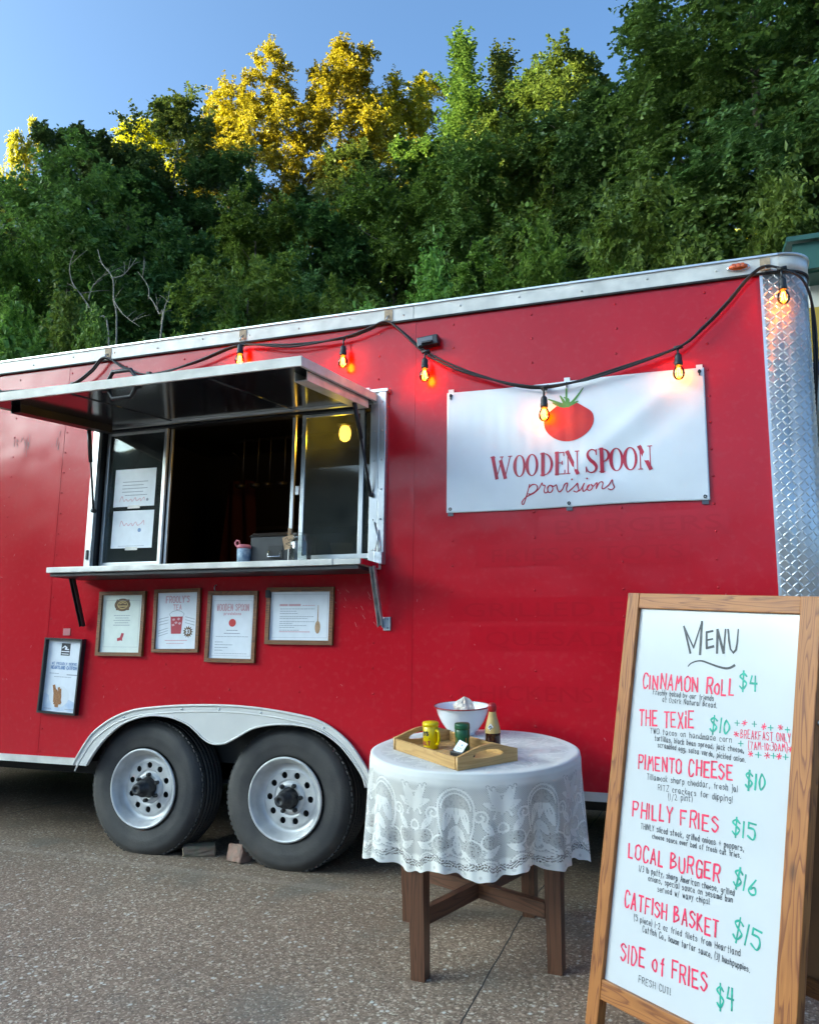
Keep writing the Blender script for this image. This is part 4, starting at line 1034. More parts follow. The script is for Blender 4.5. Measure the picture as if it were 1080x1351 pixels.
lid = MB().lathe([(.040, .084), (.041, .098), (.034, .106), (.0, .107)], 28).build('lid', MT['pink'], t)
MB().tube([(-.036, 0, .098), (-.052, 0, .104), (-.060, 0, .12), (-.050, 0, .134), (-.034, 0, .130), (-.028, 0, .108)], .005, 8).build('loop', MT['pink'], lid)
t = thing('tip_jar', 'clear glass jar on the shelf edge with a tag pegged on', 'jar', (.520, -.075, 1.5315))
MB().lathe([(.0, .003), (.050, .0), (.056, .008), (.058, .03), (.058, .108), (.054, .122), (.046, .132), (.046, .15), (.049, .152), (.049, .158), (.044, .158), (.042, .15), (.042, .132), (.050, .120), (.0545, .106), (.0545, .03), (.052, .012), (.0, .009)], 36, None, True, False).build('glass_body', MT['jar_glass'], t)
b = MB()
for q in range(14):
    a = random.uniform(0, 6.28); z = random.uniform(.02, .105); b.lathe([(.010, -.004), (.012, 0), (.009, .005), (0, .006)], 7, T(.049*math.cos(a), .049*math.sin(a), z) @ rotz(a) @ roty(R(90)), True, False)
b.build('embossing', MT['jar_glass'], t)
t2 = thing('clothespin', 'wooden clothespin holding a brown kraft tag on the jar rim', 'clothespin', (.470, -.098, 1.655))
b = MB().box((-.006, -.010, .0), (.006, -.003, .062), rotx(R(3)), .0015).box((-.006, .0, .0), (.006, .007, .062), rotx(R(-3)), .0015); b.build('peg', MT['kraft'], t2)
b = MB().box((-.034, -.0105, -.045), (.028, -.0095, .022), roty(R(-14))); tg = b.build('tag', MT['kraft'], t2)
k = Ink(.0115); k.stroke(smooth([(-.02, .005), (-.008, .012), (.0, -.002), (.012, .006), (.015, -.01), (-.015, -.02), (.01, -.03)], 4), .003); k.build('tag_writing', MT['ink_black'], tg, YUP)
t = thing('plastic_tub', 'squat clear plastic tub behind the right window pane', 'tub', (.648, .15, 1.567))
MB().lathe([(.044, 0), (.056, .085), (.060, .088), (.060, .094), (.054, .094), (.042, .004), (0, .004)], 28, None, True, False).build('body', MT['clear_plastic'], t)
t = thing('cup_stack', 'slim stack of clear plastic cups behind the right window pane', 'cups', (.742, .14, 1.567))
b = MB()
for q in range(5): b.lathe([(.021, .012*q), (.029, .085+.012*q), (.031, .087+.012*q)], 24, None, True, False)
b.build('cups', MT['clear_plastic'], t)
t = thing('price_card', 'small white card between tub and cups behind the pane', 'card', (.69, .20, 1.567))
MB().box((-.006, 0, 0), (.006, .004, .075)).build('stand', MT['black_plastic'], t)
MB().box((-.022, -.0005, .072), (.024, .0035, .105)).build('card', MT['paper'], t)
ut = None
for q, x in enumerate((-.68, -.56, -.46, -.34)):
    t = thing('ladle', ['ladle hanging farthest left inside the window', 'ladle hanging second from the left inside the window', 'ladle hanging third from the left inside the window', 'ladle hanging nearest the right inside the window'][q], 'ladle', (x, 1.3, 2.62), group='ladles hanging inside the trailer')
    b = MB().tube([(0, 0, -.0), (0, -.014, .014), (0, -.02, -.02), (0, -.02, -.34)], .006, 6); b.build('handle', MT['steel_in'], t)
    MB().lathe([(0, -.035), (.03, -.025), (.042, 0), (.04, 0), (.028, -.022), (0, -.03)], 16, T(0, -.05, -.34), True, False).build('bowl', MT['steel_in'], t)
t = thing('hanging_cloth', 'dark red cloth hanging in the dark trailer behind the window', 'cloth', (-.80, 1.45, 1.74))
MT['dark_red_cloth'] = mat('dark_red_cloth', (.05, .004, .006), .85)
b = MB(); vs = []; fs = []
for j in range(13):
    for i in range(25):
        x = -.15+.30*i/24; vs.append((x*(.75+.25*(1-j/12)), .02*math.sin(x*45+j*.15), .0+.62*j/12-.03*abs(x)*j/12))
for j in range(12):
    for i in range(24): q = j*25+i; fs.append((q, q+1, q+26, q+25))
b.add(vs, fs, True); b.build('drape', MT['dark_red_cloth'], t)
MB().tube([(0, .0, .60), (.0, .0, .78), (.01, -.15, .80)], .004, 6).build('hook', MT['steel_in'], t)

# ------------------------------------------------------------------ table
TX, TY, TH, TR = 1.58, -.45, .768, .42
TM = ground_frame(TX, TY)
TI = TM.inverted()
tb = thing('round_table', 'round dark wood table with square legs and crossed stretchers', 'table', mtx=TM)
MB().lathe([(TR-.02, TH-.032), (TR-.004, TH-.028), (TR-.002, TH-.006), (TR-.008, TH-.001), (0, TH-.001)], 64, None, False).build('table_top', MT['walnut'], tb)
lr = .365; angs = (-110, -22, 68, 158)
for a in angs:
    x, y = lr*math.cos(R(a)), lr*math.sin(R(a))
    b = MB(); s0, s1 = .027, .034; H = TH-.033       # local X runs up the leg
    b.add([(0, -s0, -s0), (0, s0, -s0), (0, s0, s0), (0, -s0, s0), (H, -s1, -s1), (H, s1, -s1), (H, s1, s1), (H, -s1, s1)], [(0, 3, 2, 1), (4, 5, 6, 7), (0, 1, 5, 4), (1, 2, 6, 5), (2, 3, 7, 6), (3, 0, 4, 7)])
    b.build('leg', MT['walnut'], tb, mtx=T(x, y, 0) @ rotz(R(-4)) @ roty(R(-90)))
for a, sh_ in ((-110, 0), (-22, .0)):
    a2 = a+180 if a == -110 else a+180
    L = lr-.036
    b = MB()
    if a == -110: b.box((-L, -.016, .185), (L, .016, .245))
    else: b.box((-L, -.0155, .186), (-.0165, .0155, .244)).box((.0165, -.0155, .186), (L, .0155, .244))
    b.build('stretcher', MT['walnut'], tb, mtx=rotz(R(a)))
for q in range(4):
    a = (angs[q]+angs[(q+1) % 4]+(360 if q == 3 else 0))/2; r0 = lr*math.cos(R(44))
    MB().box((-.21, -.011, TH-.11), (.21, .011, TH-.034)).build('apron', MT['walnut'], tb, mtx=rotz(R(a)) @ T(r0, 0, 0) @ rotz(R(90)))

# lace tablecloth
def lace_motifs():
    """outline curves of one repeat: x -.165..+.165 m around the edge, y 0..0.39 m down the drop"""
    C_ = []
    def spiral(cx, cy, r0, turns, a0, sg, shrink=.25):
        n = int(26*turns); C_.append([(cx+r0*(1-(1-shrink)*i/n)*math.cos(a0+sg*2*math.pi*turns*i/n), cy+r0*(1-(1-shrink)*i/n)*math.sin(a0+sg*2*math.pi*turns*i/n)) for i in range(n+1)])
    def arc(cx, cy, rx, ry, a0, a1, n=26): C_.append([(cx+rx*math.cos(R(a0+(a1-a0)*i/n)), cy+ry*math.sin(R(a0+(a1-a0)*i/n))) for i in range(n+1)])
    def leaf(x0, y0, x1, y1, w):
        d = Vector((x1-x0, y1-y0)); q = Vector((-d.y, d.x)).normalized()*w
        for s in (1, -1): C_.append([tuple(Vector((x0, y0))+d*t+q*s*math.sin(math.pi*t)*(1-.4*t)) for t in np.linspace(0, 1, 12)])
        C_.append([(x0, y0), (x0+d.x*.75, y0+d.y*.75)])
    arc(0, .13, .066, .075, 180, 360); arc(0, .13, .052, .058, 180, 360); C_.append([(-.066, .13), (-.062, .19), (-.05, .24)]); C_.append([(.066, .13), (.062, .19), (.05, .24)])
    for s in (-1, 1):
        spiral(s*.085, .155, .030, 1.4, math.pi/2-s*.4, -s); spiral(s*.058, .275, .036, 1.5, -math.pi/2, s); spiral(s*.118, .245, .033, 1.5, math.pi/2, s)
        leaf(s*.02, .12, s*.045, .215, .013); leaf(s*.13, .215, s*.09, .17, .012); leaf(s*.02, .29, s*.075, .33, .014); leaf(s*.10, .30, s*.15, .27, .012)
        leaf(s*.165, .13, s*.12, .065, .014); leaf(s*.165, .13, s*.10, .105, .013); leaf(s*.165, .15, s*.135, .05, .013); arc(s*.165, .045, .05, .03, 0, 180)
        arc(s*.11, .335, .03, .02, 180, 360)
    leaf(0, .09, 0, .19, .016); leaf(0, .20, -.028, .25, .012); leaf(0, .20, .028, .25, .012); leaf(0, .31, 0, .235, .015)
    arc(0, .30, .022, .022, 0, 360); arc(.165, .205, .018, .018, 0, 360); arc(-.165, .205, .018, .018, 0, 360); arc(.165, .16, .03, .028, 180, 360); arc(-.165, .16, .03, .028, 180, 360)
    return C_
def cloth():
    NS, PER, ROWS, DROP = 8, 124, 150, .385
    nt_ = NS*PER
    xs_ = (np.arange(PER)+.5)/PER*.33-.165; ys_ = np.linspace(0, .39, ROWS+1)
    GX, GY = np.meshgrid(xs_, ys_)
    P = np.stack([GX.ravel(), GY.ravel()], -1)
    dm = np.full(len(P), 9.); along_ = np.zeros(len(P)); acc = 0
    for c in lace_motifs():
        c = np.array(c)
        for a, b in zip(c[:-1], c[1:]):
            ab = b-a; l2 = max(1e-12, (ab**2).sum()); l = l2**.5
            t = np.clip(((P-a)@ab)/l2, 0, 1); d = np.hypot(*(P-(a+t[:, None]*ab)).T)
            k_ = d < dm; dm[k_] = d[k_]; along_[k_] = acc+t[k_]*l
            acc += l
    # holes: dotted outlines, fine net, hem lattice
    bandv = sstep(.035, .06, P[:, 1])*(1-sstep(.315, .33, P[:, 1]))
    edge_ = np.exp(-((dm-.0052)/.0013)**2)*(.50+.45*np.sin(along_*2*math.pi/.0085))
    grid_ = .5+.5*np.sin(P[:, 0]*2*math.pi/.0080)*np.sin(P[:, 1]*2*math.pi/.0080)
    hole = np.where(dm < .0040, 0, np.maximum(np.clip(edge_, 0, .9), np.where(dm > .0062, .62*grid_*bandv, 0)))
    net = .5+.5*np.sin(P[:, 0]*2*math.pi/.0062)*np.sin(P[:, 1]*2*math.pi/.0062)
    inarch = ((P[:, 0]/.05)**2+((P[:, 1]-.13)/.056)**2 < 1) & (P[:, 1] < .13)
    inside2 = ((np.abs(P[:, 0])-.06)**2+(P[:, 1]-.275)**2 < .03**2) | ((np.abs(P[:, 0])-.118)**2+(P[:, 1]-.245)**2 < .026**2)
    side = ((np.abs(P[:, 0])-.165)**2/.045**2+(P[:, 1]-.10)**2/.06**2 < 1)
    nw = np.where(inarch, .75, np.where(inside2, .68, np.where(side, .22, .0)))
    hole = np.maximum(hole, nw*net)
    # open lattice in the zigzag hem
    zig = .318+.030*np.abs(((P[:, 0]/.0825) % 2)-1)
    band = (P[:, 1] > zig) & (P[:, 1] < zig+.026)
    la = np.abs(np.sin(P[:, 0]*2*math.pi/.021+4*np.sin(P[:, 1]*90)))*np.abs(np.sin((P[:, 1]-zig)*2*math.pi/.022+1.5*np.sin(P[:, 0]*140)))
    hole = np.where(band & (la > .42), np.maximum(hole, .88), hole)
    fl = ((np.abs(((P[:, 0]+.165) % .055)-.0275))**2+(P[:, 1]-.372)**2 < .006**2); hole = np.where(fl, .25, hole)
    hole = hole.reshape(ROWS+1, PER)
    hole = np.concatenate([hole]*NS, 1)                         # rows x nt
    th = 2*math.pi*(np.arange(nt_)+.5)/nt_-.28
    rng = np.random.RandomState(3)
    vs = []; att = []
    TOPR = 60
    for i in range(TOPR+1):
        r = TR*(i+.001)/TOPR
        z = TH+.0015+.0012*np.sin(th*5+r*20)*(r/TR)
        z = z-(.004*max(0, (r/TR-.97)/.03)**2)
        vs.append(np.stack([r*np.cos(th), r*np.sin(th), z+0*th], -1))
        q = int(min(ROWS, (1-r/TR)*TR/.39*ROWS*1.1)); a_ = hole[q]*.5 if r > .10 else hole[0]*0
        att.append(a_)
    def folds(t):
        f = .50*np.sin(11*th+.6+.6*np.sin(3*th))+.35*np.sin(14*th+2.1+.5*np.sin(th*2))+.30*np.sin(5*th+1)+.30*np.sin(19*th+.4+.8*np.sin(2*th))+.16*np.sin(31*th)
        f = np.sign(f)*np.abs(f)**.8
        return f*.046*t**1.1*(1-.75*np.exp(-((th-.27)/.42)**2))
    cv = np.clip(np.cos(th+R(74.5)), 0, 1)
    hem = 1.06-.13*cv+.035*np.sin(9*th+.3)+.025*np.sin(4*th+1.2)+.006*np.sin(48*th)
    for i in range(1, ROWS+1):
        t = i/ROWS; sm = min(1, t*ROWS*DROP/ROWS/.02)
        rr = TR+.004*sm+.004*t+folds(t)*min(1, t*4)
        zz = TH-.003-DROP*t*hem+.010*t*t
        vs.append(np.stack([rr*np.cos(th), rr*np.sin(th), zz], -1)); att.append(hole[i])
    V_ = np.concatenate(vs); n_r = TOPR+1+ROWS; i_ = np.arange(n_r*nt_).reshape(n_r, nt_); j_ = np.roll(i_, -1, 1)
    F_ = np.stack([i_[:-1], j_[:-1], j_[1:], i_[1:]], -1).reshape(-1, 4)
    m = bpy.data.materials.new('lace_cotton'); m.use_nodes = True; nt = m.node_tree; b = nt.nodes['Principled BSDF']; out = nt.nodes['Material Output']
    at = N(nt, 'ShaderNodeAttribute', attribute_name='lace')
    tc = N(nt, 'ShaderNodeTexCoord'); nz = N(nt, 'ShaderNodeTexNoise', i_Scale=7., i_Detail=4.); nt.links.new(tc.outputs['Object'], nz.inputs['Vector'])
    c = ramp(nt, nz.outputs['Fac'], [(.3, (.80, .78, .72)), (.7, (.88, .865, .82))]); nt.links.new(c, b.inputs['Base Color']); b.inputs['Roughness'].default_value = .9; b.inputs['Specular IOR Level'].default_value = .1
    wv = N(nt, 'ShaderNodeTexNoise', i_Scale=420., i_Detail=2.); nt.links.new(tc.outputs['Object'], wv.inputs['Vector'])
    bp = N(nt, 'ShaderNodeBump', i_Strength=.35, i_Distance=.002); nt.links.new(math_(nt, 'SUBTRACT', wv.outputs['Fac'], math_(nt, 'MULTIPLY', at.outputs['Fac'], 1.2)), bp.inputs['Height']); nt.links.new(bp.outputs[0], b.inputs['Normal'])
    tl = N(nt, 'ShaderNodeBsdfTranslucent'); nt.links.new(c, tl.inputs['Color'])
    mx = N(nt, 'ShaderNodeMixShader'); mx.inputs[0].default_value = .22; nt.links.new(b.outputs[0], mx.inputs[1]); nt.links.new(tl.outputs[0], mx.inputs[2])
    tr = N(nt, 'ShaderNodeBsdfTransparent'); m2 = N(nt, 'ShaderNodeMixShader'); nt.links.new(at.outputs['Fac'], m2.inputs[0]); nt.links.new(mx.outputs[0], m2.inputs[1]); nt.links.new(tr.outputs[0], m2.inputs[2]); nt.links.new(m2.outputs[0], out.inputs['Surface'])
    me = mesh_np('tablecloth', V_, F_, m, True)
    A_ = me.attributes.new('lace', 'FLOAT', 'POINT'); A_.data.foreach_set('value', np.concatenate(att).astype(np.float32))
    o = link('tablecloth', me, None, TM)
    tag(o, 'white lace cloth draped over the round table with scroll openwork', 'tablecloth')
cloth()

# ------------------------------------------------------------------ tray and what stands on the table
def on_table(x, y, dz=0., rz=0.):
    p = TI @ Vector((x, y, 0)); return TM @ T(p.x, p.y, TH+.003+dz) @ rotz(R(rz))
TRX, TRY, TRA = 1.535, -.598, -38.
tr = thing('serving_tray', 'bamboo serving tray with cut-out handles at both ends', 'tray', mtx=on_table(TRX, TRY, 0, TRA))
LX, LY = .222, .138
MB().box((-LX+.008, -LY+.008, .0), (LX-.008, LY-.008, .008)).build('tray_floor', MT['bamboo'], tr)
for s in (-1, 1): MB().box((-LX+.012, -.006, 0), (LX-.012, .006, .045), None, .0015).build('tray_side', MT['bamboo'], tr, mtx=T(0, s*(LY-.006), 0))
for s in (-1, 1):
    top = [(-LY, 0), (LY, 0), (LY, .048)]+[(LY*(1-2*k/16), .048+.030*math.sin(math.pi*k/16)**1.3) for k in range(1, 16)]+[(-LY, .048)]
    hole = [(.07*math.cos(R(a)), .038+(.022 if math.sin(R(a)) > 0 else .008)*math.sin(R(a))) for a in range(0, 360, 15)]
    filled('tray_end', [top, hole], .012, MT['bamboo'], tr, T(s*LX-(.006 if s < 0 else .006), 0, 0) @ rotz(R(90)) @ YUP)
# yellow can
t = thing('salt_can', 'yellow tin shaker with side handle and red SALT lettering', 'shaker', mtx=on_table(1.425, -.545, .009, -25))
MB().lathe([(.029, 0), (.031, .002), (.031, .088), (.029, .090)], 32).build('body', MT['yellow'], t)
MB().lathe([(.0315, .088), (.033, .090), (.033, .101), (.030, .105), (0, .106)], 32).build('lid', MT['yellow'], t)
MB().tube(smooth([(.030, -.002, .074), (.046, -.004, .072), (.049, -.004, .045), (.044, -.004, .024), (.030, -.002, .020)], 5), .0055, 8).build('handle', MT['yellow'], t)
def wrap_ink(r, m, name, parent, fn, z=.0008):
    k = Ink(0); fn(k)
    for v in k.mb.v:
        a = v.x/r-math.pi/2; rr = r+z+v.z; x, y, zz = rr*math.cos(a), rr*math.sin(a), v.y; v.x, v.y, v.z = x, y, zz
    return k.mb.build(name, MT[m], parent, recalc=False)
wrap_ink(.031, 'ink_red', 'lettering', t, lambda k: k.text('SALT', -.024, .018, .020, .018, .014, .0035, 0))
wrap_ink(.031, 'ink_black', 'script_lettering', t, lambda k: k.text('ons', -.024, .052, .014, .056, .022, .0042, 0))
wrap_ink(.031, 'ink_black', 'lettering_line', t, lambda k: k.stroke([(-.026, .046), (-.005, .048), (.018, .045)], .0022))
# green shaker
t = thing('seasoning_shaker', 'dark green shaker with ribbed lid and orange label', 'shaker', mtx=on_table(1.556, -.54, .009, 5))
MB().lathe([(.028, 0), (.0295, .002), (.0295, .082), (.028, .084)], 32).build('body', MT['green_tin'], t)
MB().lathe([(.0305, .082), (.0312, .086), (.0305, .090), (.0305, .100), (.0285, .105), (0, .106)], 32).build('lid', MT['green_tin'], t)
wrap_ink(.0295, 'orange', 'label', t, lambda k: (k.patch(rect(-.040, .018, -.018, .052)), k.patch(rect(.020, .018, .040, .05)), k.stroke([(-.04, .008), (.04, .008)], .01, 0)))
# sauce bottle
t = thing('sauce_bottle', 'dark sauce bottle with gold label and red cap', 'bottle', mtx=on_table(1.672, -.505, .009, 0))
MB().lathe([(.028, 0), (.0305, .003), (.0305, .074), (.029, .084), (.0235, .106), (.016, .132), (.0135, .146), (.0135, .156)], 32).build('glass_body', MT['sauce'], t)
MB().lathe([(.0312, .068), (.0300, .083), (.0247, .105), (.0172, .131), (.0148, .145), (.0148, .150)], 32, None, True, False).build('label', MT['gold_label'], t)
MB().lathe([(.0150, .150), (.0165, .152), (.0165, .170), (.0150, .179), (.010, .183), (0, .184)], 24, None, True).build('cap', MT['red_cap'], t)
k = wrap_ink(.0285, 'paper', 'label_emblem', t, lambda k: (k.patch([(-.014, .092), (.0, .108), (.010, .094), (-.003, .078)])), .002)
k = wrap_ink(.0285, 'ink_black', 'label_mark', t, lambda k: (k.stroke([(-.008, .092), (.0, .098), (.004, .090), (-.003, .086)], .003)), .0028)
# packet tin with card
t = thing('sugar_caddy', 'small black caddy with a tilted white card, on the tray', 'caddy', mtx=on_table(1.588, -.650, .009, -32))
MB().box((-.045, -.026, 0), (.045, .026, .018), None, .004).build('caddy_base', MT['black_plastic'], t)
cd = MB().box((-.024, -.001, 0), (.024, .001, .046)).build('card', MT['paper'], t, mtx=T(-.012, -.016, .016) @ rotz(R(8)) @ rotx(R(-38)) @ roty(R(14)))
k = Ink(.0015); k.patch(circle(.004, .031, .004, 10)); k.greek(-.012, .012, .018, .002); k.greek(-.010, .010, .011, .0016); k.build('card_print', MT['ink_blue'], cd, YUP)
# bowl
t = thing('enamel_bowl', 'white enamel bowl with red rim, at the back of the table', 'bowl', mtx=on_table(1.452, -.19, 0, 0) @ Matrix.Scale(1.16, 4))
MB().lathe([(.044, .0), (.048, .002), (.046, .008), (.062, .022), (.082, .050), (.094, .078), (.099, .098), (.104, .104), (.107, .105), (.105, .108), (.098, .103), (.090, .078), (.078, .052), (.058, .026), (.03, .014), (0, .013)], 56).build('bowl_body', MT['enamel'], t)
MB().tube([(.1065*math.cos(R(a)), .1065*math.sin(R(a)), .1065) for a in range(0, 361, 8)], .0026, 6, True, False).build('rim', MT['red_rim'], t)
t = thing('crumpled_bag', 'crumpled pale bag lying in the white enamel bowl', 'bag', mtx=on_table(1.455, -.19, .070, 0) @ Matrix.Scale(1.1, 4))
b = MB(); vs = []; fs = []; rs_ = random.Random(5)
for j in range(9):
    for i in range(16):
        a = 2*math.pi*i/16; p = math.pi*j/8; rr = 1+rs_.uniform(-.22, .22) if 0 < j < 8 else 1
        vs.append((.040*rr*math.sin(p)*math.cos(a)+.006, .036*rr*math.sin(p)*math.sin(a), .034-.040*rr*math.cos(p)+.012*(j == 8)))
for j in range(8):
    for i in range(16): fs.append((j*16+i, j*16+(i+1) % 16, (j+1)*16+(i+1) % 16, (j+1)*16+i))
b.add(vs, fs); b.build('bag', MT['pale_chunk'], t)

# ------------------------------------------------------------------ A-frame menu board
W_, H_ = .588, 1.1985
ux = Vector((.82331, -.56337, -.06902)).normalized(); dn = Vector((-.13454, -.0454, -.98987)); dn = (dn-ux*dn.dot(ux)).normalized()
uy = -dn; uz = ux.cross(uy)
AM = Matrix((ux, uy, uz)).transposed().to_4x4(); AM.translation = (2.2943, -.9162, 1.2407)
af = thing('menu_board', 'wooden A-frame whiteboard with a handwritten food menu', 'menu board', mtx=AM)
FO = .15
MT['whiteboard'] = mat('whiteboard', (.52, .53, .535), .16, spec=.5, var=.02, vscale=5)
MB().box((-.01, -H_-.01, -.012), (W_+.01, .01, 0)).build('whiteboard', MT['whiteboard'], af)
SW, TT, TB = .050, .026, -.022
MB().box((0, -SW/2, TB), (H_+.052+FO, SW/2, TT-.010), None, .003).build('stile', MT['pine'], af, mtx=T(-SW/2, .052, 0) @ rotz(R(-90)))
MB().box((0, -.032, TB), (H_+.052+FO, .032, TT-.010), None, .003).build('stile', MT['pine'], af, mtx=T(W_+.032, .052, 0) @ rotz(R(-90)))
MB().box((.0, -.026, TB+.002), (W_, .026, TT-.012), None, .003).build('top_rail', MT['pine'], af, mtx=T(0, .026, 0))
MB().box((.0, -.030, TB+.002), (W_, .030, TT-.012), None, .003).build('bottom_rail', MT['pine'], af, mtx=T(0, -H_-.030, 0))
RM = T(0, .04, -.026) @ rotx(R(21))
LL = 1.36
MB().box((-.02, -LL+.10, -.012), (W_+.02, 0, -.006)).build('rear_panel', MT['hardboard'], af, mtx=RM)
for x, w in ((-SW/2, SW/2), (W_+.032, .032)):
    MB().box((0, -w, -.034), (LL, w, -.0125), None, .003).build('rear_stile', MT['pine'], af, mtx=RM @ T(x, .0, 0) @ rotz(R(-90)))
MB().box((0, -.03, -.032), (W_, .03, -.0125), None, .003).build('rear_rail', MT['frame_brown'], af, mtx=RM @ T(0, -LL+.13, 0))
MB().box((0, -.03, -.005), (W_, .03, .010), None, .003).build('rear_rail', MT['frame_brown'], af, mtx=RM @ T(0, -LL+.13, 0))
for x in (.06, W_-.06): MB().box((x-.03, .03, -.030), (x+.03, .055, -.020)).build('hinge', MT['chrome'], af)
b = MB().lathe([(.008, 0), (.007, .006), (0, .008)], 12, T(W_+.0645, -.30, -.005) @ roty(R(90))).tube([(W_+.068, -.30, -.005), (W_+.075, -.33, -.04), (W_+.072, -.36, -.12)], .0025, 6); b.build('stay_hook', MT['galv'], af)
LN = [('r', 'CINNAMON RoLL', 0.0402, 0.267, 0.3833, 0.254, 0.0455), ('g', '$4', 0.4036, 0.2343, 0.4602, 0.232, 0.045), ('k', 'Freshly baked by our friends', 0.0857, 0.2847, 0.3167, 0.2792, 0.0167), ('k', 'at Ozark Natural Bread.', 0.126, 0.304, 0.3303, 0.2988, 0.0165),
('r', 'THE TEXiE', 0.0417, 0.3928, 0.2511, 0.372, 0.0479), ('g', '$10', 0.3134, 0.371, 0.3785, 0.3718, 0.0406), ('r', 'BREAKFAST ONLY', 0.4193, 0.3765, 0.5766, 0.3648, 0.0236), ('r', '(7AM-10:30AM)', 0.4474, 0.4047, 0.5697, 0.3913, 0.0213),
('k', 'TWO tacos on handmade corn', 0.0879, 0.4106, 0.39, 0.3945, 0.0174), ('k', 'tortillas, black bean spread, jack cheese,', 0.1094, 0.4312, 0.4327, 0.4179, 0.016), ('k', 'scrambled egg, salsa verde, pickled onion.', 0.124, 0.4501, 0.441, 0.4439, 0.0159),
('r', 'PIMENTO CHEESE', 0.0545, 0.5295, 0.4018, 0.503, 0.0435), ('g', '$10', 0.4457, 0.512, 0.5057, 0.5131, 0.0445), ('k', 'Tillamook sharp cheddar, fresh jal', 0.0929, 0.5578, 0.4227, 0.5318, 0.018), ('k', 'RITZ crackers for dipping!', 0.1403, 0.582, 0.4082, 0.5642, 0.0178), ('k', '(1/2 pint)', 0.1832, 0.604, 0.2714, 0.5904, 0.018),
('r', 'PHILLY FRIES', 0.0507, 0.6812, 0.3672, 0.6612, 0.0449), ('g', '$15', 0.4151, 0.6527, 0.4887, 0.6542, 0.0438), ('k', 'THINLY sliced steak, grilled onions + peppers,', 0.0866, 0.7138, 0.4566, 0.6916, 0.0175), ('k', 'cheese sauce over bed of fresh cut fries.', 0.1345, 0.7325, 0.4485, 0.7125, 0.0152),
('r', 'LOCAL BURGER', 0.0505, 0.8115, 0.3847, 0.7957, 0.0438), ('g', '$16', 0.4298, 0.7905, 0.5014, 0.8002, 0.0446), ('k', '1/3 lb patty, sharp American cheese, grilled', 0.0954, 0.8424, 0.4365, 0.819, 0.0171), ('k', 'onions, special sauce on sesame bun', 0.1343, 0.8616, 0.4322, 0.839, 0.017), ('k', 'served w/ wavy chips!', 0.1726, 0.8827, 0.3574, 0.8663, 0.017),
('r', 'CATFISH BASKET', 0.0524, 0.9608, 0.3937, 0.945, 0.0448), ('g', '$15', 0.4397, 0.9301, 0.5215, 0.9415, 0.0532), ('k', '(5 piece) 1-2 oz fried filets from Heartland', 0.0936, 0.9922, 0.4685, 0.9715, 0.0177), ('k', 'Catfish Co., house tartar sauce, (3) hushpuppies.', 0.1301, 1.0142, 0.5017, 1.0021, 0.0174),
('r', 'SIDE of FRIES', 0.0575, 1.1225, 0.3712, 1.0981, 0.048), ('g', '$4', 0.408, 1.1231, 0.4598, 1.1193, 0.0543), ('k', 'FRESH CUT!', 0.1332, 1.1617, 0.2514, 1.1543, 0.0187)]
mk = {'r': ('marker_red', 'item_name', .0056), 'g': ('marker_green', 'price', .0056), 'k': ('marker_black', 'item_description', .0017)}
for c, txt, x0, y0, x1, y1, h in LN:
    m_, nm, w = mk[c]
    if h < .03 and c == 'r': w = .0019; nm = 'breakfast_note'
    k = Ink(.0008)
    if c == 'r' and h > .03: k.text(txt, x0, -y0, x1, -y1, h, w, .09); 
    else: k.text(txt, x0, -y0, x1, -y1, h, w, .07)
    k.build(nm, MT[m_], af)
for c, pts in (('g', [(0.404, 0.3345), (0.4607, 0.3299), (0.5133, 0.3331), (0.5648, 0.3315), (0.4211, 0.3924), (0.4804, 0.4156), (0.528, 0.4103), (0.5649, 0.4076)]), ('r', [(0.4283, 0.3312), (0.4918, 0.333), (0.5432, 0.3279), (0.4038, 0.3673), (0.5783, 0.3841), (0.4556, 0.4166), (0.5081, 0.4125), (0.5449, 0.409)])):
    for x, y in pts:
        k = Ink(.0008)
        for a in ((20, 80, 140) if c == 'r' else (5, 95)):
            l = .0085*random.uniform(.8, 1.1); k.stroke([(x-l*math.cos(R(a)), -y-l*math.sin(R(a))), (x+l*math.cos(R(a)), -y+l*math.sin(R(a)))], .0028)
        k.build('drawn_star', MT['marker_green' if c == 'g' else 'marker_red'], af)
ME = [[(0.1838, 0.0537), (0.217, 0.1376)], [(0.1838, 0.0537), (0.2276, 0.1198), (0.2509, 0.0352)], [(0.2509, 0.0352), (0.2538, 0.1394)], [(0.2711, 0.0682), (0.2768, 0.1182)], [(0.2711, 0.0682), (0.2931, 0.0625)], [(0.274, 0.0932), (0.2947, 0.0881)], [(0.2768, 0.1182), (0.3011, 0.111)], [(0.3105, 0.0578), (0.3154, 0.1305)], [(0.3105, 0.0578), (0.3385, 0.1288), (0.3388, 0.0563)], [(0.3481, 0.0559), (0.354, 0.0884), (0.3618, 0.1152), (0.3728, 0.1258), (0.3809, 0.1165), (0.3832, 0.0975), (0.3836, 0.0541)]]
k = Ink(.0008)
for s in ME: k.stroke([(x, -y) for x, y in s], .0068, .25)
k.build('menu_heading', MT['marker_black'], af)
sq = smooth([(0.2123, -0.182), (0.2224, -0.171), (0.2413, -0.1628), (0.264, -0.1598), (0.2906, -0.1654), (0.3232, -0.1726), (0.3516, -0.1756), (0.3695, -0.1708), (0.382, -0.1622)], 4)
k = Ink(.0008); k.stroke(sq, 0, 0, [.0035+.005*i/len(sq) for i in range(len(sq))]); k.build('flourish', MT['marker_black'], af)

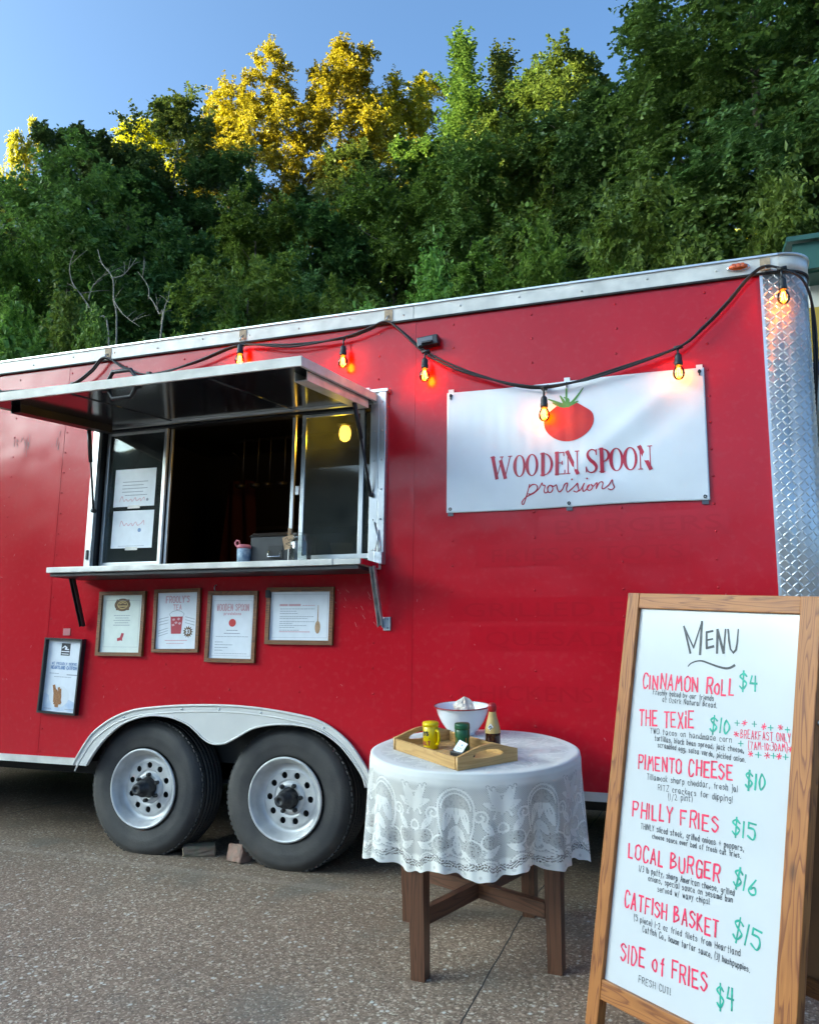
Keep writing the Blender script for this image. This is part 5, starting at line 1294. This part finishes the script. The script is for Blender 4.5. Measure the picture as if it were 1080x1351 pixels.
# ------------------------------------------------------------------ bricks under the wheels
def rough_brick(seed, sx, sy, sz):
    b = MB().box((-sx, -sy, 0), (sx, sy, sz), None, .008); rs_ = random.Random(seed)
    bm = bmesh.new(); vs_ = [bm.verts.new(v) for v in b.v]
    for f in b.f: bm.faces.new([vs_[i] for i in f])
    bmesh.ops.subdivide_edges(bm, edges=bm.edges[:], cuts=2, use_grid_fill=True); bm.verts.index_update()
    for v in bm.verts: v.co += Vector((rs_.gauss(0, .0022), rs_.gauss(0, .0022), rs_.gauss(0, .0022)))
    o = MB(); o.add([v.co.copy() for v in bm.verts], [[v.index for v in f.verts] for f in bm.faces]); bm.free(); return o
t = rough_brick(1, .085, .048, .055).build('brick', MT['brick'], None, mtx=T(-.150, .165, gz(-.15, .165)-.002) @ rotz(R(33)) @ rotx(R(3)))
tag(t, 'mossy grey brown brick lying flat behind the left tyre', 'brick', 'bricks chocking the wheels')
t = rough_brick(4, .052, .058, .085).build('brick', MT['brick2'], None, mtx=T(.122, .145, gz(.12, .14)-.004) @ rotz(R(-16)) @ rotx(R(-9)))
tag(t, 'broken pale orange brick standing against the right tyre', 'brick', 'bricks chocking the wheels')

# ------------------------------------------------------------------ neighbouring stand
nb = thing('food_stand', 'cream food stand with dark green roof and ochre sign beyond the trailer corner', 'food stand', (3.1, 1.25, gz(3.1, 1.3)))
NI = Matrix.Translation((-3.1, -1.25, -gz(3.1, 1.3)))
Z0 = gz(3.1, 1.3)
MB().box((3.12, 1.25, Z0+.25), (8.5, 4.0, 3.40)).build('wall', MT['cream_wall'], nb, mtx=NI)
MB().box((3.12, 1.28, Z0-.02), (8.5, 4.0, Z0+.249)).build('base', MT['navy'], nb, mtx=NI)
b = MB(); b.box((3.02, 1.02, 3.26), (8.7, 1.06, 3.42)).box((3.03, 1.062, 3.25), (8.7, 1.25, 3.27)); b.build('fascia', MT['green_roof'], nb, mtx=NI)
b = MB(); b.add([(2.99, .98, 3.421), (8.73, .98, 3.421), (8.73, 2.6, 3.80), (2.99, 2.6, 3.80), (2.99, 4.2, 3.40), (8.73, 4.2, 3.40), (2.99, .98, 3.45), (8.73, .98, 3.45), (8.73, 2.6, 3.83), (2.99, 2.6, 3.83), (2.99, 4.2, 3.43), (8.73, 4.2, 3.43)], [(0, 1, 2, 3), (3, 2, 5, 4), (6, 9, 8, 7), (9, 10, 11, 8), (0, 6, 7, 1), (4, 5, 11, 10), (0, 3, 9, 6), (3, 4, 10, 9), (1, 7, 8, 2), (2, 8, 11, 5)])
b.build('roof', MT['green_roof'], nb, mtx=NI)
sg = MB().box((3.05, 1.205, 2.78), (5.4, 1.235, 3.10)).build('sign_board', MT['yellow_sign'], nb, mtx=NI)
MB().box((3.05, 1.20, 2.70), (5.4, 1.235, 2.765)).build('sign_stripe', MT['navy'], nb, mtx=NI)
k = Ink(.001); k.stroke(smooth([(3.22, 3.03), (3.235, 2.93), (3.225, 2.85), (3.19, 2.83), (3.16, 2.86)], 5), .028, .05); k.stroke([(3.27, 3.03), (3.32, 2.84)], .02, 0); k.stroke([(3.265, 3.03), (3.40, 3.06)], .02, 0); k.stroke([(3.29, 2.95), (3.38, 2.97)], .02, 0)
k.build('lettering', MT['white_paint'], nb, NI @ T(0, 1.204, 0) @ YUP)
k = Ink(.0014); k.stroke([(3.34, 2.93), (3.40, 2.90)], .035, 0); k.stroke([(3.30, 3.0), (3.36, 3.01)], .012, 0); k.build('lettering_fill', MT['ink_pink'], nb, NI @ T(0, 1.203, 0) @ YUP)

# ------------------------------------------------------------------ trees and bushes
rng = np.random.RandomState(11)
def unit(a): return a/np.maximum(1e-9, np.linalg.norm(a, axis=-1, keepdims=True))
def leaves_mesh(name, cen, rad, m, twigs=12, per=10, llen=.12, lwid=.055, droop=.25, outward=.8, spread=1., centre=None, fold=.25):
    """cen: cluster centres, rad: cluster radii; twigs start in a cluster and carry leaves in pairs"""
    n = len(cen); K = twigs
    C0 = np.repeat(cen, K, 0); Rr = np.repeat(rad, K)[:, None]
    axis = np.array([0, 0, cen[:, 2].mean()]) if centre is None else centre
    out = C0-axis; out[:, 2] *= .5; out = unit(out)
    d = unit(unit(rng.normal(size=C0.shape))*spread+out*outward*rng.uniform(.3, 1.2, (len(C0), 1))+np.array([0, 0, .25]))
    L = Rr*rng.uniform(.6, 1.25, (len(C0), 1))
    base = C0+rng.normal(size=C0.shape)*Rr*.22
    t = (np.arange(per)+.8)/per
    pos = base[:, None, :]+d[:, None, :]*(L*t[None, :])[:, :, None]
    pos[:, :, 2] -= droop*L*t[None, :]**2
    side = unit(np.cross(d, np.array([0, 0, 1.])+rng.normal(size=d.shape)*.2))
    sg = np.where(np.arange(per) % 2 == 0, 1., -1.)[None, :, None]
    ld = unit(side[:, None, :]*sg+d[:, None, :]*.55+rng.normal(size=pos.shape)*.35+np.array([0, 0, -.35]))
    nr = unit(np.array([0, 0, 1.])+out[:, None, :]*.5+rng.normal(size=pos.shape)*.45)
    sd = unit(np.cross(ld, nr)); nr = np.cross(sd, ld)
    s = rng.uniform(.65, 1.25, pos.shape[:2]+(1,))
    ll = llen*s; lw = lwid*s
    p0 = pos; p2 = pos+ld*ll
    p1 = pos+ld*ll*.45+sd*lw+nr*lw*fold; p3 = pos+ld*ll*.45-sd*lw+nr*lw*fold
    vs = np.stack([p0, p1, p2, p3], 2).reshape(-1, 3)
    fs = np.arange(len(vs)).reshape(-1, 4)
    return mesh_np(name, vs, fs, m, False)
def wood_mesh(name, H, top, r0, cen, seed, nlimb=14, lean=.03):
    rs_ = random.Random(seed); b = MB()
    trunk = [Vector((lean*H*math.sin(k*.9+seed)*.25*k/8, lean*H*math.cos(k*1.3+seed)*.25*k/8, H*top*k/8)) for k in range(9)]
    b.tube(trunk, [r0*(1-.85*k/8) for k in range(9)], 9)
    idx = list(range(len(cen))); rs_.shuffle(idx)
    for i in idx[:nlimb]:
        c = Vector(cen[i]); f = max(.12, min(.93, (c.z-.25*math.hypot(c.x, c.y)-.05*H)/(H*top)))
        s = trunk[0].lerp(trunk[-1], f); k = min(7, int(f*8)); s = trunk[k].lerp(trunk[k+1], f*8-k)
        mid = s.lerp(c, .5)+Vector((rs_.gauss(0, .08), rs_.gauss(0, .08), .08*H*.1))
        r1 = r0*(1-.85*f)*.5
        b.tube([s, mid, c], [r1, r1*.6, r1*.22], 6)
    me = bpy.data.meshes.new(name); me.from_pydata([tuple(v) for v in b.v], [], b.f); me.polygons.foreach_set('use_smooth', b.sm); me.materials.append(MT['bark']); return me
def envelope(H, Rm, z0, prof, nlobe, per_lobe, lobe_r, seed):
    """cluster centres: lobes spread through a crown whose half width at height t is Rm*prof(t)"""
    rs_ = np.random.RandomState(seed); cen = []; rad = []
    for i in range(nlobe):
        t = (i+.5)/nlobe+rs_.uniform(-.03, .03); z = z0+(H-z0)*t*.97; w = Rm*prof(t); a = i*2.4+rs_.uniform(-.4, .4)
        rr = w*rs_.uniform(.35, .8); lc = np.array([rr*math.cos(a), rr*math.sin(a), z-.02*H])
        lr = lobe_r*(.55+.6*prof(t))*rs_.uniform(.8, 1.2)
        for k in range(per_lobe):
            v = rs_.normal(size=3); v /= np.linalg.norm(v); v[2] *= .75
            cen.append(lc+v*lr*rs_.uniform(.45, 1.)); rad.append(lr*rs_.uniform(.38, .6))
    return np.array(cen), np.array(rad)
PROTO = {}
def proto(kind, var, H, Rm, z0f, prof, nlobe, plobe, lobe_r, m, seed, r0, **kw):
    cen, rad = envelope(H, Rm, H*z0f, prof, nlobe, plobe, lobe_r, seed)
    PROTO[(kind, var)] = (leaves_mesh('crown', cen, rad, MT[m], **kw), wood_mesh('trunk', H, .9, r0, cen, seed), H, Rm*1.18)
ell = lambda t: math.sin(math.pi*min(1, max(0, .08+.86*t)))**.6
egg = lambda t: (math.sin(math.pi*min(1, .12+.85*t**.8)))**.7
cone = lambda t: (1-t)**.75*.95+.12
top_ = lambda t: .35+.65*math.sin(math.pi*(.15+.8*t))
proto('round', 0, 6.5, 1.7, .08, ell, 17, 9, .95, 'leaf_mid', 1, .11, twigs=22, per=18, llen=.075, lwid=.029)
proto('round', 1, 6.5, 1.7, .08, egg, 18, 9, .9, 'leaf_dark', 2, .11, twigs=22, per=18, llen=.075, lwid=.031)
proto('round', 2, 6.5, 1.7, .08, egg, 17, 9, .9, 'leaf_olive', 12, .11, twigs=22, per=18, llen=.073, lwid=.028)
proto('big', 0, 12, 3.0, .14, ell, 30, 10, 1.15, 'leaf_mid', 3, .2, twigs=26, per=18, llen=.088, lwid=.036, droop=.45)
proto('big', 1, 12, 3.0, .14, egg, 30, 10, 1.15, 'leaf_dark', 4, .2, twigs=26, per=18, llen=.088, lwid=.036, droop=.45)
proto('oval', 0, 11, 1.7, .12, ell, 22, 8, .95, 'leaf_dark', 5, .13, twigs=20, per=16, llen=.10, lwid=.04)
proto('oval', 1, 11, 1.7, .12, cone, 24, 8, .95, 'leaf_dark', 6, .13, twigs=20, per=16, llen=.10, lwid=.04)
def narrow_proto():
    rs_ = np.random.RandomState(21); cen = []; rad = []
    for ox, oy, hh in ((0, 0, 11.), (.34, .12, 9.9), (-.30, -.15, 9.3), (.1, .35, 8.4)):
        z = 1.5
        while z < hh-.1:
            t = z/hh; w = .62*(1-t)**.8+.06
            for q in range(3 if t < .8 else 2):
                a = rs_.uniform(0, 6.28); r_ = w*rs_.uniform(.2, .9); cen.append([ox*t**.5+r_*math.cos(a), oy*t**.5+r_*math.sin(a), z+rs_.uniform(-.1, .1)]); rad.append(.24+.30*(1-t))
            z += .27
    cen = np.array(cen); rad = np.array(rad)
    PROTO[('narrow', 0)] = (leaves_mesh('crown', cen, rad, MT['leaf_dark'], twigs=11, per=14, llen=.075, lwid=.024, droop=-.55, spread=.55, outward=.6), wood_mesh('trunk', 11, .93, .09, cen, 21), 11, .95)
narrow_proto()
proto('gold', 0, 15, 2.6, .38, top_, 22, 9, 1.05, 'leaf_sun_gold', 8, .2, twigs=22, per=17, llen=.115, lwid=.046, droop=.4)
proto('gold', 1, 15, 2.6, .38, top_, 19, 9, 1.1, 'leaf_sun_gold', 9, .2, twigs=22, per=17, llen=.115, lwid=.046, droop=.4)
proto('bush', 0, 2.6, .95, .02, ell, 12, 7, .55, 'leaf_bright', 10, .04, twigs=22, per=15, llen=.056, lwid=.023)
proto('sumac', 0, 4.2, 1.15, .1, ell, 15, 6, .7, 'leaf_bright', 13, .06, twigs=16, per=24, llen=.068, lwid=.019, droop=.55, spread=.8)
NAMES = {'round': ('leafy_tree', 'tree', 'leafy trees on the bank behind the trailer'), 'big': ('tall_tree', 'tree', 'tall trees above the right end of the trailer'), 'oval': ('dark_tree', 'tree', 'dark trees up the hillside'), 'narrow': ('narrow_tree', 'tree', 'narrow trees against the sky'), 'gold': ('golden_tree', 'tree', 'far trees in evening sun'), 'bush': ('bush', 'bush', 'bushes showing over the trailer roof'), 'sumac': ('feathery_shrub', 'shrub', 'feathery shrubs showing over the trailer roof')}
TREES = [
('bush', -5.3, 3.5, 4.95, .85, 0, 'bright green bush at the far left just over the trailer roof'),
('bush', -4.4, 3.7, 4.85, .75, 0, 'bright green bush between the far left bush and the bare twigs'),
('bush', -3.75, 3.3, 4.45, .45, 0, 'small low bush at the foot of the bare grey twigs'),
('sumac', -3.0, 5.0, 6.2, 1.0, 0, 'feathery shrub right of the bare grey twigs'),
('bush', -3.3, 4.6, 5.2, .6, 0, 'low bush between the bare twigs and a feathery shrub'),
('sumac', -1.9, 5.5, 5.8, .85, 0, 'lower feathery shrub above the open window'),
('bush', -.8, 4.9, 5.4, .7, 0, 'bush over the roof where the cable rises to its middle peak'),
('sumac', -.2, 6.2, 6.3, .95, 0, 'feathery shrub over the roof left of the banner'),
('bush', .9, 5.9, 6.1, .9, 0, 'dim bush over the roof above the banner'),
('bush', 2.0, 5.5, 5.9, .9, 0, 'dim bush over the roof near the amber lamp'),
('bush', 3.0, 5.2, 5.7, .85, 0, 'dim bush behind the roof corner of the trailer'),
('round', -6.7, 5.8, 8.6, 1.5, 0, 'broad mid green tree above the bare grey twigs at left'),
('round', -6.9, 4.6, 7.1, 1.0, 2, 'low olive tree at the left picture edge'),
('round', -5.5, 6.7, 8.0, 1.25, 1, 'dark round tree right of the broad mid green tree'),
('round', -5.2, 8.7, 9.4, 1.4, 2, 'olive tree behind the feathery shrub by the twigs'),
('round', -4.0, 9.0, 9.3, 1.35, 1, 'dark round tree under the middle golden tree'),
('round', -2.8, 9.5, 9.9, 1.4, 2, 'olive round tree over the lit bulb nearest the open window'),
('round', -1.5, 9.9, 10.4, 1.55, 0, 'mid green round tree below the two narrow trees'),
('round', -.1, 9.8, 10.6, 1.4, 2, 'olive round tree at the left foot of the tall right hand trees'),
('big', 1.3, 9.9, 11.3, 2.1, 1, 'dark tall tree, leftmost of the tall ones at right'),
('big', 3.4, 8.9, 12.9, 2.5, 0, 'highest leafy tree whose top leaves the picture'),
('big', 4.7, 8.2, 11.6, 2.4, 1, 'tall dark tree at the right picture edge above the green roof'),
('oval', -13.2, 9.4, 12.2, 1.4, 0, 'dark tree below the thin golden top at the left edge'),
('oval', -12.2, 10.9, 14.2, 1.25, 1, 'pointed dark tree right of the thin golden top'),
('oval', -10.9, 10.8, 13.8, 1.3, 1, 'pointed dark tree left of the first wide golden crown'),
('oval', -9.6, 11.9, 14.8, 1.4, 0, 'dark tree in front of the first wide golden crown'),
('oval', -9.7, 10.6, 12.5, 1.4, 1, 'lower dark tree in front of the first golden crowns'),
('oval', -8.6, 12.6, 13.5, 1.4, 0, 'dark tree below the gap between golden crowns at left'),
('oval', -7.2, 13.5, 12.8, 1.4, 1, 'dark tree below the left half of the golden group'),
('oval', -6.2, 15.1, 14.6, 1.3, 0, 'dark tree rising in front of the highest golden crown'),
('oval', -4.5, 15.8, 15.4, 1.5, 1, 'dark tree between the highest golden crown and the narrow trees'),
('narrow', -3.8, 17.1, 18.9, 1.3, 0, 'left and taller of the two narrow trees against the sky'),
('narrow', -2.8, 17.9, 18.8, 1.2, 0, 'right one of the two narrow trees against the sky'),
('oval', -1.8, 17.6, 17.6, 1.5, 0, 'dark tree just right of the two narrow trees'),
('oval', -.5, 14.8, 15.6, 1.6, 0, 'dark tree touching the left side of the tall right hand trees'),
('oval', -2.6, 15.4, 15.0, 1.4, 1, 'dark tree in front of the two narrow trees'),
('gold', -21.6, 18.5, 21.2, .85, 0, 'thin golden tree top at the far left'),
('gold', -18.4, 21.5, 22.8, 2.1, 1, 'first wide golden crown from the left'),
('gold', -16.8, 24.0, 24.5, 1.7, 0, 'smaller golden crown left of the middle'),
('gold', -15.1, 24.1, 26.0, 2.3, 1, 'golden crown with bare limbs, left of the highest one'),
('gold', -11.9, 25.7, 27.4, 2.4, 0, 'highest golden tree against the sky'),
('gold', -9.6, 27.5, 26.6, 2.3, 1, 'golden crown just right of the highest golden tree'),
('gold', 5.5, 25.9, 17.7, 2.5, 0, 'golden patch showing through leaves at the right edge'),
('gold', 1.2, 27.0, 18.3, 2.6, 1, 'sunlit tree glimpsed through the tall right hand trees'),
('gold', -2.9, 28.6, 22.0, 2.7, 0, 'sunlit tree glimpsed behind the narrow trees'),
('gold', -7.9, 29.4, 24.3, 2.7, 1, 'sunlit tree glimpsed right of the highest golden tree'),
]
for kind, x, y, zt, r, var, lab in TREES:
    crown, trunk, H0, R0 = PROTO[(kind, var)]
    zb = gz(x, y)-.15; sz = (zt-zb)/H0
    nm, cat, grp = NAMES[kind]
    t = thing(nm, lab, cat, (x, y, zb), group=grp)
    t.rotation_euler = (0, 0, random.uniform(0, 6.28)); s = 1.12*r/R0*(1.18 if kind != 'gold' else 1.12)
    t.scale = (s, s, sz)
    for n_, me in (('crown', crown), ('trunk', trunk)):
        link(n_, me, t)
# shaded thicket on the bank under the trees
def thicket():
    n = 620
    x = rng.uniform(-17, 11, n); y = rng.uniform(5.3, 16, n)
    z = terrain(x, y)+rng.uniform(.0, 2.2, n)
    cen = np.stack([x, y, z], -1); rad = rng.uniform(.4, .8, n)
    o = link('undergrowth', leaves_mesh('undergrowth', cen, rad, MT['leaf_dark'], twigs=12, per=9, llen=.15, lwid=.062, centre=np.array([-3, 30, 0.])))
    o['kind'] = 'stuff'; o['label'] = 'dark leafy thicket covering the bank under the trees'
thicket()
# bare twigs
B_ = [[[-3.89, 3.9, 4.69], [-3.97, 3.9, 5.14], [-4.01, 3.9, 5.42], [-4.18, 3.9, 5.63], [-4.26, 3.9, 5.82]], [[-4.01, 3.9, 5.42], [-3.88, 3.9, 5.48], [-3.77, 3.9, 5.68]], [[-3.97, 3.9, 5.14], [-3.81, 3.9, 4.94], [-3.55, 3.9, 4.75]], [[-4.0, 3.9, 4.7], [-4.18, 3.9, 4.95], [-4.34, 3.9, 5.19], [-4.47, 3.9, 5.37], [-4.49, 3.9, 5.57], [-4.38, 3.9, 5.72]], [[-4.34, 3.9, 5.19], [-4.31, 3.9, 5.38], [-4.18, 3.9, 5.51]], [[-3.27, 3.9, 4.7], [-3.35, 3.9, 4.9], [-3.47, 3.9, 5.08], [-3.58, 3.9, 5.19]], [[-3.47, 3.9, 5.08], [-3.47, 3.9, 5.23], [-3.6, 3.9, 5.41]], [[-3.27, 3.9, 4.74], [-3.17, 3.9, 5.0]]]
ds = thing('dead_shrub', 'bare grey forked twigs standing up behind the trailer roof at left', 'shrub', (-3.7, 3.6, gz(-3.7, 3.6)))
z0_ = gz(-3.7, 3.6); b = MB()
for i, s in enumerate(B_):
    pts = [Vector((p[0]+3.7, .0+.05*math.sin(i*1.7)*k, p[2]-z0_)) for k, p in enumerate(s)]
    if s[0][2] < 4.76:
        pts = [Vector((.0+.25*(pts[0].x), 0, 0)), Vector((pts[0].x*.6, 0, (pts[0].z)*.5))]+pts
    pts = smooth(pts, 4); n = len(pts); r0 = .013 if s[0][2] < 4.76 else .008
    b.tube(pts, [r0*(1-.72*k/n) for k in range(n)], 6)
    for q in range(4):
        k = random.randint(n//2, n-2); d = Vector((random.gauss(0, .12), random.gauss(0, .1), random.uniform(.04, .22))); b.tube([pts[k], pts[k]+d*.6+Vector((0, 0, .01)), pts[k]+d], [.004, .003, .0015], 5)
b.build('branches', MT['branch'], ds)
